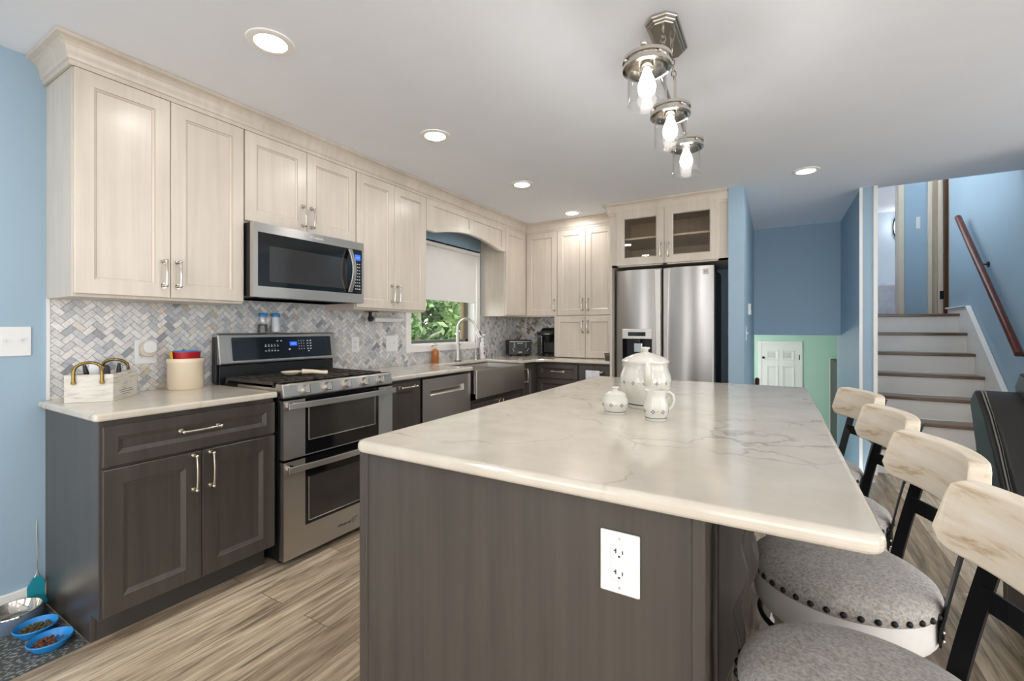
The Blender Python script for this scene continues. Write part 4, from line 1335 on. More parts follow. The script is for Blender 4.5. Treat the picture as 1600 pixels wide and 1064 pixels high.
MB().box(-1.175, 4.36, 1.105, -1.125, 4.40, 1.138).build('nozzle', 'black', dp, 0.006)
MB().box(hole[0] - 0.004, 4.328, 0.868, hole[2] + 0.004, 4.42, 0.90).build('drip_tray', 'steel', dp, 0.004)
bd = MB().box(-0.562, 4.3325, 1.728, -0.514, 4.338, 1.776).build('badge', 'mirror_steel', dR, 0.002)
text('lettering', 'S', 0.034, (-0.546, 4.3322, 1.741), XD, (0, 0, 1), 'ink', bd, 0.0004)
text('lettering', 'K', 0.026, (-0.528, 4.3322, 1.745), XD, (0, 0, 1), 'ink', bd, 0.0004)
for x in (fx0 + 0.05, fx1 - 0.05):
    MB().box(x - 0.035, 4.37, 1.776, x + 0.035, 4.50, 1.80).build('hinge_cover', 'black_metal', fr, 0.004)

# ------------------------------------------------------------------ island
il = thing('island_cabinet', (-0.56, 1.84, 0), 'dark grey wooden island cabinet under the large worktop', 'cabinet')
ix0, ix1, iy0, iy1 = -0.992, -0.128, 0.885, 2.60
b = MB().box(ix0, iy0, 0.0, ix1, iy0 + 0.019, 0.897)
b.build('end_panel', 'dark', il, 0.002)
b = MB().box(ix0 - 0.03, iy0 - 0.004, 0.0, ix0 + 0.003, iy0 + 0.035, 0.897)
b.build('corner_stile', 'dark', il, 0.004)
b = MB().box(ix1 - 0.006, iy0 - 0.004, 0.0, ix1 + 0.018, iy0 + 0.02, 0.897)
b.build('corner_stile', 'dark', il, 0.003)
b = MB().box(ix0 - 0.005, iy0 + 0.03, 0.11, ix1 - 0.012, iy1, 0.897)
b.box(ix0 + 0.05, iy0 + 0.03, 0.0, ix1 - 0.012, iy1 - 0.02, 0.11)
b.build('body', 'dark', il, 0.002)
# working side: drawers and doors facing the range
for k, (a, c) in enumerate(((0.925, 1.48), (1.485, 2.04), (2.045, 2.595))):
    MB().door((ix0 - 0.005, c, 0.703), (0, -1, 0), (-1, 0, 0), c - a, 0.16, 0.02, 0.045, 0.016, 0.011).build('drawer', ['dark', 'toe'], il)
    d = MB().door((ix0 - 0.005, c, 0.122), (0, -1, 0), (-1, 0, 0), c - a, 0.57, 0.02, 0.062, 0.016, 0.011).build('door', ['dark', 'toe'], il)
    pull(d, (ix0 - 0.025, c - 0.035, 0.602), (-1, 0, 0), (0, 0, 1), 0.15)
# seating side: framed panels
for k, (a, c) in enumerate(((0.935, 1.48), (1.485, 2.04), (2.045, 2.595))):
    MB().door((ix1 - 0.012, a, 0.02), YD, XD, c - a, 0.87, 0.022, 0.075, 0.02, 0.012).build('panel', ['dark', 'toe'], il)
# carved corbels below the overhang
for yk in (1.20, 2.30):
    b = MB()
    for o, (d_, mz) in enumerate((((0.10), 1.0), ((0.075), 0.99))):
        pr = [(ix1 + 0.010, 0.8965)]
        for i in range(25):
            t = i / 24
            pr.append((ix1 + 0.012 + d_ * (1 - 0.72 * t) + 0.012 * math.sin(t * math.pi * 6.2) * (1 - 0.3 * t), 0.8965 - 0.02 * o - t * 0.52))
        pr.append((ix1 + 0.010, 0.8965 - 0.54))
        yw = 0.032 - 0.012 * o if o == 0 else 0.044
        b.prism(pr, yk - yw, yk + yw, 'y')
    b.tube([(ix1 + 0.115, yk - 0.05, 0.87), (ix1 + 0.115, yk + 0.05, 0.87)], 0.018, 12)
    b.build('corbel', 'dark', il, 0.004)
tag(MB().prism(rrect(-1.010, 0.850, 0.146, 2.829, 0.03), 0.897, 0.930).build('island_worktop', 'quartz', None, 0.013, 4), 'large pale veined quartz worktop on the island', 'worktop')

# outlet on the island end
def outlet_plate(name, O, U, N, w_, h_, label, kind):
    O, U, N = Vector(O), Vector(U), Vector(N)
    W = Vector((0, 0, 1))
    t = thing(name, tuple(O), label, kind)
    def bx(b, a0, c0, a1, c1, n0, n1):
        vs = [O + U * a + W * c + N * n for n in (n0, n1) for c in (c0, c1) for a in (a0, a1)]
        return b.add(vs, [(0, 2, 3, 1), (4, 5, 7, 6), (0, 1, 5, 4), (2, 6, 7, 3), (0, 4, 6, 2), (1, 3, 7, 5)])
    bx(MB(), -w_ / 2, -h_ / 2, w_ / 2, h_ / 2, 0.0002, 0.006).build('plate', 'plate', t, 0.003, 3)
    return t, bx
def receptacle(t, bx, cx=0, gfci=False, s=1.0):
    r = bx(MB(), cx - 0.0165 * s, -0.0335 * s, cx + 0.0165 * s, 0.0335 * s, 0.0055, 0.0085).build('receptacle', 'plate', t, 0.002)
    b = MB()
    for cz in (0.02 * s, -0.02 * s):
        bx(b, cx - 0.0075 * s, cz - 0.001, cx - 0.0055 * s, cz + 0.008 * s, 0.0084, 0.0089)
        bx(b, cx - 0.0105 * s, cz + 0.003, cx - 0.0055 * s, cz + 0.005 * s, 0.0084, 0.0089)
        bx(b, cx + 0.0055 * s, cz - 0.001, cx + 0.0075 * s, cz + 0.006 * s, 0.0084, 0.0089)
        bx(b, cx - 0.002 * s, cz - 0.008 * s, cx + 0.002 * s, cz - 0.0045 * s, 0.0084, 0.0089)
    b.build('slots', 'ink', r)
    if gfci:
        b = MB()
        bx(b, cx - 0.011 * s, -0.0045 * s, cx + 0.011 * s, 0.0045 * s, 0.0084, 0.0096)
        b.build('test_button', 'plate', r, 0.0008)
t, bx = outlet_plate('power_outlet', (-0.268, 0.885, 0.772), XD, (0, -1, 0), 0.080, 0.123, 'large white outlet plate on the dark end of the island', 'outlet')
receptacle(t, bx, 0, True, 1.05)
b = MB(); bx(b, -0.002, 0.047, 0.002, 0.051, 0.0058, 0.0066); bx(b, -0.002, -0.051, 0.002, -0.047, 0.0058, 0.0066); b.build('screw', 'steel', t)
t, bx = outlet_plate('power_outlet', (XW + 0.0065, 2.414, 1.115), YD, XD, 0.075, 0.12, 'white outlet on the tile just right of the range', 'outlet')
receptacle(t, bx)
t, bx = outlet_plate('light_switch', (XW + 0.0065, 2.803, 1.112), YD, XD, 0.135, 0.135, 'white double switch plate on the tile beside the window', 'light switch')
for c in (-0.024, 0.024):
    bx(MB(), c - 0.005, -0.012, c + 0.005, 0.012, 0.0055, 0.0075).build('toggle_frame', 'plate', t)
    bx(MB(), c - 0.003, 0.001, c + 0.003, 0.010, 0.0055, 0.017).build('toggle', 'plate', t, 0.001)
t, bx = outlet_plate('light_switch', (XW + 0.0002, 0.555, 1.184), YD, XD, 0.165, 0.128, 'white triple switch plate on the blue wall left of the tile', 'light switch')
for c in (-0.046, 0.0, 0.046):
    bx(MB(), c - 0.006, -0.014, c + 0.006, 0.014, 0.0055, 0.0072).build('toggle_frame', 'plate', t)
    bx(MB(), c - 0.0035, 0.001, c + 0.0035, 0.011, 0.0055, 0.018).build('toggle', 'plate', t, 0.001)
t, bx = outlet_plate('power_outlet', (XW + 0.0065, 1.055, 1.118), YD, XD, 0.098, 0.125, 'white outlet plate behind the plugged-in air freshener', 'outlet')
receptacle(t, bx, -0.02)
receptacle(t, bx, 0.026)
af = thing('air_freshener', (XW + 0.03, 1.06, 1.13), 'round white plug-in air freshener on the tile above the crate', 'air freshener')
MB().prism(rrect(1.022, 1.094, 1.092, 1.172, 0.03, 7), XW + 0.0155, XW + 0.048, 'x').build('body', 'cream_trim', af, 0.006, 3)
MB().prism(rrect(1.027, 1.110, 1.087, 1.178, 0.028, 7), XW + 0.048, XW + 0.066, 'x').build('cover', 'plate', af, 0.008, 3)
t, bx = outlet_plate('light_switch', (-0.2288, 4.53, 1.195), YD, XD, 0.09, 0.125, 'white switch plate low on the blue fridge partition', 'light switch')
bx(MB(), -0.006, -0.002, 0.006, 0.012, 0.0055, 0.018).build('toggle', 'plate', t, 0.001)
th = thing('thermostat', (-0.228, 4.93, 1.42), 'white thermostat box on the blue fridge partition', 'thermostat')
MB().box(-0.2288, 4.87, 1.372, -0.204, 4.99, 1.478).build('body', 'plate', th, 0.004)
MB().box(-0.204, 4.90, 1.42, -0.2035, 4.96, 1.46).build('display', 'ink', th)
t, bx = outlet_plate('light_switch', (1.535, HY - 0.0002, 2.56), XD, (0, -1, 0), 0.04, 0.15, 'narrow white switch on the blue hall wall upstairs', 'light switch')
bx(MB(), -0.008, -0.02, 0.008, 0.02, 0.0055, 0.012).build('toggle', 'plate', t, 0.001)

# ------------------------------------------------------------------ things on the short worktop
TZ = 0.9152
cr = thing('utensil_crate', (-2.69, 0.86, TZ), 'whitewashed wooden crate with brass handles, holding cutlery', 'crate')
A = Vector((-2.655, 0.694, TZ)); Bp = Vector((-2.545, 0.824, TZ))
u1 = (Bp - A).normalized(); u2 = Vector((-u1.y, u1.x, 0))
wA, wB, hB = 0.172, 0.235, 0.122
def cp_(a, c, z): return Bp - u1 * a + u2 * c + Vector((0, 0, z))
def cbox(b, a0, c0, z0, a1, c1, z1):
    vs = [cp_(a, c, z) for z in (z0, z1) for c in (c0, c1) for a in (a0, a1)]
    return b.add(vs, [(0, 2, 3, 1), (4, 5, 7, 6), (0, 1, 5, 4), (2, 6, 7, 3), (0, 4, 6, 2), (1, 3, 7, 5)])
b = MB()
cbox(b, 0, 0, 0, wA, 0.012, hB); cbox(b, 0, wB - 0.012, 0, wA, wB, hB)
cbox(b, 0, 0.012, 0, 0.012, wB - 0.012, hB); cbox(b, wA - 0.012, 0.012, 0, wA, wB - 0.012, hB)
cbox(b, 0.012, 0.012, 0, wA - 0.012, wB - 0.012, 0.01)
b.build('body', 'crate', cr, 0.0015)
for c_, s in ((-0.004, 1), (wB + 0.004, -1)):
    b = MB()
    pts = [cp_(0.038, c_, 0.085), cp_(0.038, c_, 0.135)] + [cp_(0.038 + 0.05 - 0.05 * math.cos(a), c_ + s * 0.012 * math.sin(a), 0.14 + 0.035 * math.sin(a)) for a in [math.pi * k / 10 for k in range(1, 10)]] + [cp_(0.138, c_, 0.135), cp_(0.138, c_, 0.085)]
    b.tube(pts, 0.0065, 10)
    for a in (0.038, 0.138):
        b.tube([cp_(a, c_ - 0.004 * s, 0.088), cp_(a, c_ + 0.004 * s, 0.088)], 0.009, 10)
    b.build('handle', 'brass', cr)
b = MB()
for i, (l0, l1) in enumerate(((0.03, 0.16), (0.045, 0.17), (0.065, 0.13))):
    b.tube([cp_(-0.0006, l0 + 0.02, 0.042 - 0.010 * i), cp_(-0.0006, l1 + 0.02, 0.042 - 0.010 * i)], 0, sq=(0.0018, 0.0008))
b.build('print', 'ink', cr)
for i, (a, c, la, lc) in enumerate(((0.10, 0.06, 0.02, -0.02), (0.075, 0.08, -0.01, 0.02), (0.05, 0.07, 0.01, 0.03), (0.03, 0.11, 0.0, 0.02), (0.06, 0.13, 0.015, -0.01))):
    kf = thing('knife', cp_(a, c, 0.012), ['black knife handle standing at the left in the crate', 'black knife handle upright in the middle of the crate', 'black knife handle leaning beside the middle one in the crate', 'black knife handle at the front side of the crate', 'black knife handle at the back of the crate'][i], 'knife', 'black handled knives in the crate')
    p0, p1 = cp_(a, c, 0.012), cp_(a + la, c + lc, 0.162 - 0.006 * (i % 3))
    MB().tube([p0, p0.lerp(p1, 0.55)], 0, sq=(0.018, 0.002)).build('blade', 'mirror_steel', kf)
    MB().tube([p0.lerp(p1, 0.55), p0.lerp(p1, 0.8), p1], [0.008, 0.0095, 0.006], 8).build('handle', 'black', kf)
nk = MB()
for k in range(5):
    cbox(nk, 0.118 - 0.002 * k, 0.155 + 0.008 * k, 0.012, 0.155, 0.160 + 0.008 * k, 0.158 - 0.004 * k)
tag(nk.build('paper_napkins', 'plate', None, 0.001), 'white paper napkins standing in the crate', 'napkins')
gl = thing('drinking_glass', cp_(0.05, 0.195, 0.012), 'clear drinking glass standing in the back of the crate', 'glass')
gp = cp_(0.05, 0.195, 0)
MB().lathe([(0, 0.011), (0.022, 0.011), (0.026, 0.15), (0.0245, 0.15), (0.0205, 0.018), (0, 0.018)], tuple(gp), 20).build('body', 'jar_glass', gl)
ck = thing('stoneware_crock', (-2.752, 1.20, TZ), 'cream stoneware crock on the short worktop beside the range', 'crock')
r = 0.083
MB().lathe([(0, TZ), (r - 0.006, TZ), (r, TZ + 0.008), (r, TZ + 0.135), (r + 0.004, TZ + 0.142), (r + 0.004, TZ + 0.160), (r, TZ + 0.165), (r - 0.012, TZ + 0.163), (r - 0.012, TZ + 0.02), (0, TZ + 0.015)], (-2.752, 1.20, 0), 40).build('body', 'crock', ck)
rc = thing('measuring_cups', (-2.752, 1.20, TZ + 0.1), 'nested red and yellow cups sticking out of the cream crock', 'cups')
MB().lathe([(0, TZ + 0.05), (0.055, TZ + 0.05), (0.0675, TZ + 0.20), (0.0645, TZ + 0.20), (0.053, TZ + 0.055), (0, TZ + 0.055)], (-2.752, 1.20, 0), 36).build('outer_cup', 'red', rc)
MB().lathe([(0, TZ + 0.06), (0.05, TZ + 0.06), (0.0635, TZ + 0.203), (0.061, TZ + 0.203), (0.048, TZ + 0.065), (0, TZ + 0.065)], (-2.752, 1.20, 0), 36).build('inner_cup', 'blue_plastic', rc)
MB().tube([(-2.735, 1.134, TZ + 0.12), (-2.738, 1.128, TZ + 0.16), (-2.742, 1.125, TZ + 0.205)], 0, sq=(0.02, 0.006)).build('cup_handle', 'yellow', rc)

# paper towel holder below the cabinet
pt = thing('paper_towel_holder', (-2.75, 2.5, 1.37), 'black under-cabinet paper towel holder with a white roll', 'paper towel holder')
MB().box(-2.765, 2.475, 1.335, -2.735, 2.485, 1.3745).tube([(-2.75, 2.474, 1.318), (-2.75, 2.494, 1.318)], 0.024, 18).box(-2.76, 2.474, 1.318, -2.74, 2.486, 1.36).box(-2.79, 2.45, 1.369, -2.71, 2.53, 1.3745).build('bracket', 'black', pt, 0.002)
MB().tube([(-2.75, 2.49, 1.318), (-2.75, 2.83, 1.318)], 0.006, 10).build('rod', 'black', pt)
MB().tube([(-2.75, 2.515, 1.312), (-2.75, 2.815, 1.312)], 0.021, 24).build('paper_roll', 'plate', pt)

# ------------------------------------------------------------------ corner things: toaster, coffee maker, box
to = thing('toaster', (-2.62, 4.74, TZ), 'wide black toaster with two dials in the worktop corner', 'toaster')
A = Vector((-2.725, 4.565, TZ)); Bq = Vector((-2.535, 4.775, TZ))
u1 = (Bq - A).normalized(); u2 = Vector((-u1.y, u1.x, 0))
LW = (Bq - A).length
T4 = Matrix((tuple(u1) , tuple(u2), (0, 0, 1))).transposed().to_4x4()
T4.translation = A
b = MB(T4).box(0, 0, 0.012, LW, 0.125, 0.188)
for a in (0.03, LW - 0.03):
    for c in (0.02, 0.105):
        b.cyl((a, c, 0), (a, c, 0.013), 0.012, 10)
tb = b.build('body', 'black', to, 0.014, 3)
b = MB(T4)
for c in (0.03, 0.075):
    b.box(0.03, c, 0.1875, LW - 0.03, c + 0.022, 0.189)
b.build('slot', 'ink', to)
MB(T4).box(0.012, -0.002, 0.166, LW - 0.012, 0.001, 0.172).build('trim', 'steel', to)
b = MB(T4)
for r_ in range(4):
    for a in (0.07, LW - 0.07):
        b.box(a - 0.009, -0.0012, 0.148 - 0.017 * r_, a + 0.009, 0.001, 0.153 - 0.017 * r_)
b.box(LW / 2 - 0.035, -0.0012, 0.146, LW / 2 + 0.035, 0.001, 0.152).box(LW / 2 - 0.024, -0.0012, 0.038, LW / 2 + 0.024, 0.001, 0.047)
b.build('markings', 'mark', to)
for a, an in ((0.052, 30), (LW - 0.05, -40)):
    k = MB(T4)
    k.cyl((a, 0, 0.07), (a, -0.012, 0.07), 0.019, 20)
    kk = k.build('dial', 'black', to)
    dx, dz_ = math.sin(math.radians(an)) * 0.022, math.cos(math.radians(an)) * 0.022
    MB(T4).tube([(a - dx, -0.013, 0.07 + dz_), (a + dx, -0.013, 0.07 - dz_)], 0, sq=(0.004, 0.005)).build('pointer', 'mark', kk)
MB(T4).box(LW / 2 - 0.02, -0.016, 0.10, LW / 2 + 0.02, 0, 0.112).build('lever', 'black', to, 0.003)
cm = thing('coffee_maker', (-2.35, 4.8, TZ), 'black pod coffee maker in the corner beside the tall cabinet', 'coffee maker')
cx0, cx1 = -2.395, -2.235
b = MB()
prof = [(4.945, 0.9155), (4.945, 1.20), (4.92, 1.235), (4.86, 1.25), (4.79, 1.245), (4.745, 1.215), (4.735, 1.17), (4.76, 1.15), (4.80, 1.14), (4.82, 1.12), (4.825, 0.96), (4.75, 0.945), (4.735, 0.93), (4.735, 0.9155)]
b.prism(prof, cx0, cx1, 'x')
b.build('body', 'black', cm, 0.012, 3)
MB().lathe([(0.0, 1.075), (0.035, 1.08), (0.05, 1.11), (0.058, 1.17)], ((cx0 + cx1) / 2, 4.785, 0), 24).build('brew_head', 'black_metal', cm)
MB().tube([((cx0 + cx1) / 2 + 0.062 * math.cos(a), 4.785 - 0.062 * math.sin(a) * 0.95, 1.176) for a in [math.pi * k / 12 for k in range(13)]], 0.007, 8).build('handle', 'steel', cm)
MB().box(cx0 - 0.075, 4.80, 0.9155, cx0 - 0.004, 4.94, 1.17).build('water_tank', 'oven_glass', cm, 0.012, 3)
MB().box(cx0 - 0.077, 4.795, 1.17, cx0 - 0.003, 4.945, 1.20).build('tank_lid', 'black', cm, 0.008, 3)
MB().prism(arc((cx0 + cx1) / 2, 4.77, 0.06, 180, 360, 14) + [((cx0 + cx1) / 2 + 0.06, 4.80), ((cx0 + cx1) / 2 - 0.06, 4.80)], 0.9155, 0.945).build('drip_tray', 'black_metal', cm, 0.003)
sb = thing('recipe_box', (-1.47, 4.47, TZ), 'small dark lidded box at the worktop end beside the fridge', 'box')
MB().add([(-1.500, 4.435, TZ), (-1.412, 4.435, TZ), (-1.412, 4.52, TZ), (-1.500, 4.52, TZ), (-1.506, 4.43, TZ + 0.055), (-1.409, 4.43, TZ + 0.055), (-1.409, 4.525, TZ + 0.055), (-1.506, 4.525, TZ + 0.055)], [(0, 3, 2, 1), (4, 5, 6, 7), (0, 1, 5, 4), (1, 2, 6, 5), (2, 3, 7, 6), (3, 0, 4, 7)]).build('body', 'toe', sb, 0.003)
MB().box(-1.510, 4.428, TZ + 0.057, -1.408, 4.528, TZ + 0.072).build('lid', 'door_brown', sb, 0.002)
MB().box(-1.508, 4.429, TZ + 0.0545, -1.4085, 4.526, TZ + 0.0575).build('band', 'steel', sb)

# ------------------------------------------------------------------ pottery on the island
IZ = 0.9302
def motif(t, prof_r, c, z, n, name='band_pattern'):
    """hand painted band: little diamonds and leaves laid on the pot's surface"""
    b = MB()
    for k in range(n):
        a0 = 2 * math.pi * k / n
        rr = prof_r + 0.0006
        def P(da, dz): return (c[0] + rr * math.cos(a0 + da / rr), c[1] + rr * math.sin(a0 + da / rr), z + dz)
        s = 0.0044
        for dx, dz in ((-s, 0), (s, 0), (0, s), (0, -s)):
            q = s * 0.62
            b.add([P(dx - q, dz), P(dx, dz - q), P(dx + q, dz), P(dx, dz + q)], [(0, 1, 2, 3)])
        st_ = math.pi * rr / n
        b.add([P(st_ - 0.008, -0.001), P(st_ - 0.002, 0.0022), P(st_ + 0.004, 0.0), P(st_ + 0.009, -0.002), P(st_ + 0.003, 0.0005), P(st_ - 0.003, 0.0012)], [(0, 1, 4, 5), (1, 2, 3, 4)])
    return b.build(name, 'navy', t, fix=False)
def ring_band(t, c, r, z0, z1):
    return MB().lathe([(r, z0), (r + 0.0012, z0 + 0.0005), (r + 0.0012, z1 - 0.0005), (r, z1)], c, 40).build('band', 'navy', t)
c = (-0.505, 1.605, 0)
sg = thing('sugar_bowl', (c[0], c[1], IZ), 'small lidded ivory sugar bowl, the left one on the island', 'sugar bowl', 'ivory pottery on the island')
MB().lathe([(0, IZ), (0.036, IZ), (0.038, IZ + 0.004), (0.037, IZ + 0.010), (0.042, IZ + 0.018), (0.0475, IZ + 0.032), (0.048, IZ + 0.042), (0.045, IZ + 0.055), (0.040, IZ + 0.064), (0.038, IZ + 0.068), (0.034, IZ + 0.068), (0.03, IZ + 0.02), (0, IZ + 0.015)], c, 40).build('body', 'ivory', sg)
MB().lathe([(0.039, IZ + 0.068), (0.0385, IZ + 0.072), (0.030, IZ + 0.079), (0.014, IZ + 0.083), (0.009, IZ + 0.086), (0.010, IZ + 0.091), (0.014, IZ + 0.095), (0.012, IZ + 0.099), (0, IZ + 0.100)], c, 36).build('lid', 'ivory', sg)
ring_band(sg, c, 0.0375, IZ + 0.009, IZ + 0.0115)
motif(sg, 0.0478, c, IZ + 0.036, 8)
c = (-0.350, 1.560, 0)
cj = thing('cream_jug', (c[0], c[1], IZ), 'small ivory cream jug with a looped handle, the front right one on the island', 'jug', 'ivory pottery on the island')
MB().lathe([(0, IZ), (0.033, IZ), (0.035, IZ + 0.004), (0.034, IZ + 0.010), (0.039, IZ + 0.022), (0.042, IZ + 0.036), (0.040, IZ + 0.055), (0.034, IZ + 0.075), (0.033, IZ + 0.088), (0.036, IZ + 0.102), (0.0345, IZ + 0.103), (0.030, IZ + 0.088), (0.032, IZ + 0.06), (0.03, IZ + 0.02), (0, IZ + 0.015)], c, 40).build('body', 'ivory', cj)
hd = Vector((0.80, 0.60, 0)).normalized()
cc_ = Vector(c)
MB().tube([cc_ + hd * 0.031 + Vector((0, 0, IZ + 0.092)), cc_ + hd * 0.046 + Vector((0, 0, IZ + 0.094)), cc_ + hd * 0.060 + Vector((0, 0, IZ + 0.085)), cc_ + hd * 0.064 + Vector((0, 0, IZ + 0.065)), cc_ + hd * 0.057 + Vector((0, 0, IZ + 0.045)), cc_ + hd * 0.046 + Vector((0, 0, IZ + 0.034)), cc_ + hd * 0.036 + Vector((0, 0, IZ + 0.030))], [0.005, 0.0055, 0.0055, 0.0055, 0.0055, 0.005, 0.005], 10).build('handle', 'ivory', cj)
ring_band(cj, c, 0.0345, IZ + 0.009, IZ + 0.0115)
motif(cj, 0.0416, c, IZ + 0.033, 8)
c = (-0.445, 1.80, 0)
kj = thing('cookie_jar', (c[0], c[1], IZ), 'large lidded ivory jar with ear handles, tallest on the island', 'jar', 'ivory pottery on the island')
MB().lathe([(0, IZ), (0.068, IZ), (0.071, IZ + 0.006), (0.070, IZ + 0.016), (0.082, IZ + 0.04), (0.094, IZ + 0.075), (0.0985, IZ + 0.10), (0.099, IZ + 0.105), (0.096, IZ + 0.125), (0.088, IZ + 0.148), (0.084, IZ + 0.165), (0.088, IZ + 0.178), (0.082, IZ + 0.178), (0.078, IZ + 0.16), (0.085, IZ + 0.10), (0.06, IZ + 0.02), (0, IZ + 0.016)], c, 48).build('body', 'ivory', kj)
MB().lathe([(0.091, IZ + 0.178), (0.091, IZ + 0.184), (0.075, IZ + 0.195), (0.045, IZ + 0.208), (0.018, IZ + 0.215), (0.011, IZ + 0.219), (0.012, IZ + 0.226), (0.019, IZ + 0.231), (0.017, IZ + 0.236), (0, IZ + 0.238)], c, 48).build('lid', 'ivory', kj)
ring_band(kj, c, 0.0705, IZ + 0.013, IZ + 0.018)
motif(kj, 0.0985, c, IZ + 0.102, 14)
cc_ = Vector(c)
for an in (-72, 108):
    hd = Vector((math.cos(math.radians(an)), math.sin(math.radians(an)), 0))
    MB().tube([cc_ + hd * 0.084 + Vector((0, 0, IZ + 0.168)), cc_ + hd * 0.102 + Vector((0, 0, IZ + 0.172)), cc_ + hd * 0.114 + Vector((0, 0, IZ + 0.160)), cc_ + hd * 0.114 + Vector((0, 0, IZ + 0.135)), cc_ + hd * 0.103 + Vector((0, 0, IZ + 0.110)), cc_ + hd * 0.095 + Vector((0, 0, IZ + 0.10))], [0.010, 0.013, 0.0135, 0.0135, 0.013, 0.010], 12).build('handle', 'ivory', kj)

# ------------------------------------------------------------------ pet corner on the floor
o = MB().prism(rrect(-2.845, -0.25, -2.327, 0.676, 0.01), 0.0003, 0.005).build('feeding_mat', 'mat', None)
tag(o, 'dark grey dotted feeding mat on the floor by the blue wall', 'mat')
MZ = 0.0052
wb = thing('water_bowl', (-2.715, 0.57, MZ), 'steel water bowl with a grey paw-printed outside, by the wall', 'bowl', 'pet bowls on the mat')
c = (-2.748, 0.562, 0)
MB().lathe([(0, MZ), (0.095, MZ), (0.098, MZ + 0.004), (0.088, MZ + 0.058), (0.084, MZ + 0.058), (0.084, MZ + 0.03)], c, 44).build('shell', 'slate', wb)
MB().lathe([(0.089, MZ + 0.057), (0.088, MZ + 0.061), (0.083, MZ + 0.060), (0.072, MZ + 0.020), (0.06, MZ + 0.014), (0, MZ + 0.013)], c, 44).build('liner', 'mirror_steel', wb)
b = MB()
for k in range(12):
    a = 2 * math.pi * k / 12
    for da, dz, s in ((0, 0, 0.006), (-0.009, 0.009, 0.003), (0, 0.011, 0.003), (0.009, 0.009, 0.003)):
        rr = 0.0955 - (0.0195 + dz) * 0.17 + 0.0005
        P = lambda u, v: (c[0] + rr * math.cos(a + (da + u) / rr), c[1] + rr * math.sin(a + (da + u) / rr), MZ + 0.02 + dz + v)
        b.add([P(s * math.cos(q), s * math.sin(q)) for q in [2 * math.pi * i / 8 for i in range(8)]], [tuple(range(8))])
b.build('paw_print', 'mark', wb, fix=False)
def oval(name, c, label, food, ang):
    t = thing(name, (c[0], c[1], MZ), label, 'bowl', 'pet bowls on the mat')
    R = Matrix.Translation((c[0], c[1], 0)) @ Matrix.Rotation(math.radians(ang), 4, 'Z')
    MB(R).lathe([(0, MZ), (0.052, MZ), (0.058, MZ + 0.006), (0.074, MZ + 0.026), (0.078, MZ + 0.033), (0.075, MZ + 0.036), (0.070, MZ + 0.030), (0.055, MZ + 0.010), (0, MZ + 0.008)], (0, 0, 0), 44, 0.86, 0.84).build('body', 'blue_plastic', t)
    b = MB(R)
    rnd = random.Random(hash(label) % 1000 if False else len(label))
    for k in range(120):
        rr = math.sqrt(rnd.random()) * 0.055
        a = rnd.random() * 2 * math.pi
        x, y = rr * 0.9 * math.cos(a), rr * 0.9 * math.sin(a)
        if food == 'food_brown' and x > 0.012: continue
        b.sphere((x, y, MZ + 0.013 + rnd.random() * 0.008), 0.0052 + rnd.random() * 0.002, 7, 5, 0.7)
    o = b.build('kibble', food, t)
    o['kind'] = 'stuff'
    if food == 'food_brown':
        b = MB(R)
        for k in range(60):
            rr = math.sqrt(rnd.random()) * 0.055
            a = rnd.random() * 2 * math.pi
            x, y = rr * 0.9 * math.cos(a), rr * 0.9 * math.sin(a)
            if x < 0.014: continue
            b.sphere((x, y, MZ + 0.011 + rnd.random() * 0.004), 0.004, 7, 5, 0.7)
        o = b.build('crumbs', 'slate', t)
        o['kind'] = 'stuff'
    return t
oval('pet_bowl', (-2.588, 0.592, 0), 'shallow blue pet bowl full of dark kibble, the middle bowl', 'food_dark', 78)
oval('pet_bowl', (-2.430, 0.595, 0), 'shallow blue pet bowl half filled with red-brown kibble, nearest the cabinet toe', 'food_brown', 78)
fs_ = thing('fly_swatter', (-2.83, 0.67, 0.0), 'teal fly swatter standing against the blue wall beside the base cabinet', 'fly swatter')
R = Matrix.Translation((-2.822, 0.655, 0.012)) @ Matrix.Rotation(math.radians(-5), 4, 'Y') 
MB(R).prism([(-0.042, 0.0), (0.03, 0.0), (0.018, 0.05), (0.022, 0.09), (0.008, 0.125), (-0.016, 0.125), (-0.036, 0.09), (-0.036, 0.05)], -0.002, 0.002, 'x').build('paddle', 'teal', fs_, 0.001)
MB(R).tube([(0, -0.012, 0.12), (0, -0.001, 0.155), (0, 0.001, 0.46)], 0.0014, 6).tube([(0, 0.006, 0.12), (0, -0.001, 0.155), (0, -0.001, 0.46)], 0.0014, 6).build('wire_handle', 'chrome', fs_)
MB(R).tube([(0, 0.0, 0.45), (0, 0.0, 0.55)], 0.005, 8).build('grip', 'black', fs_)

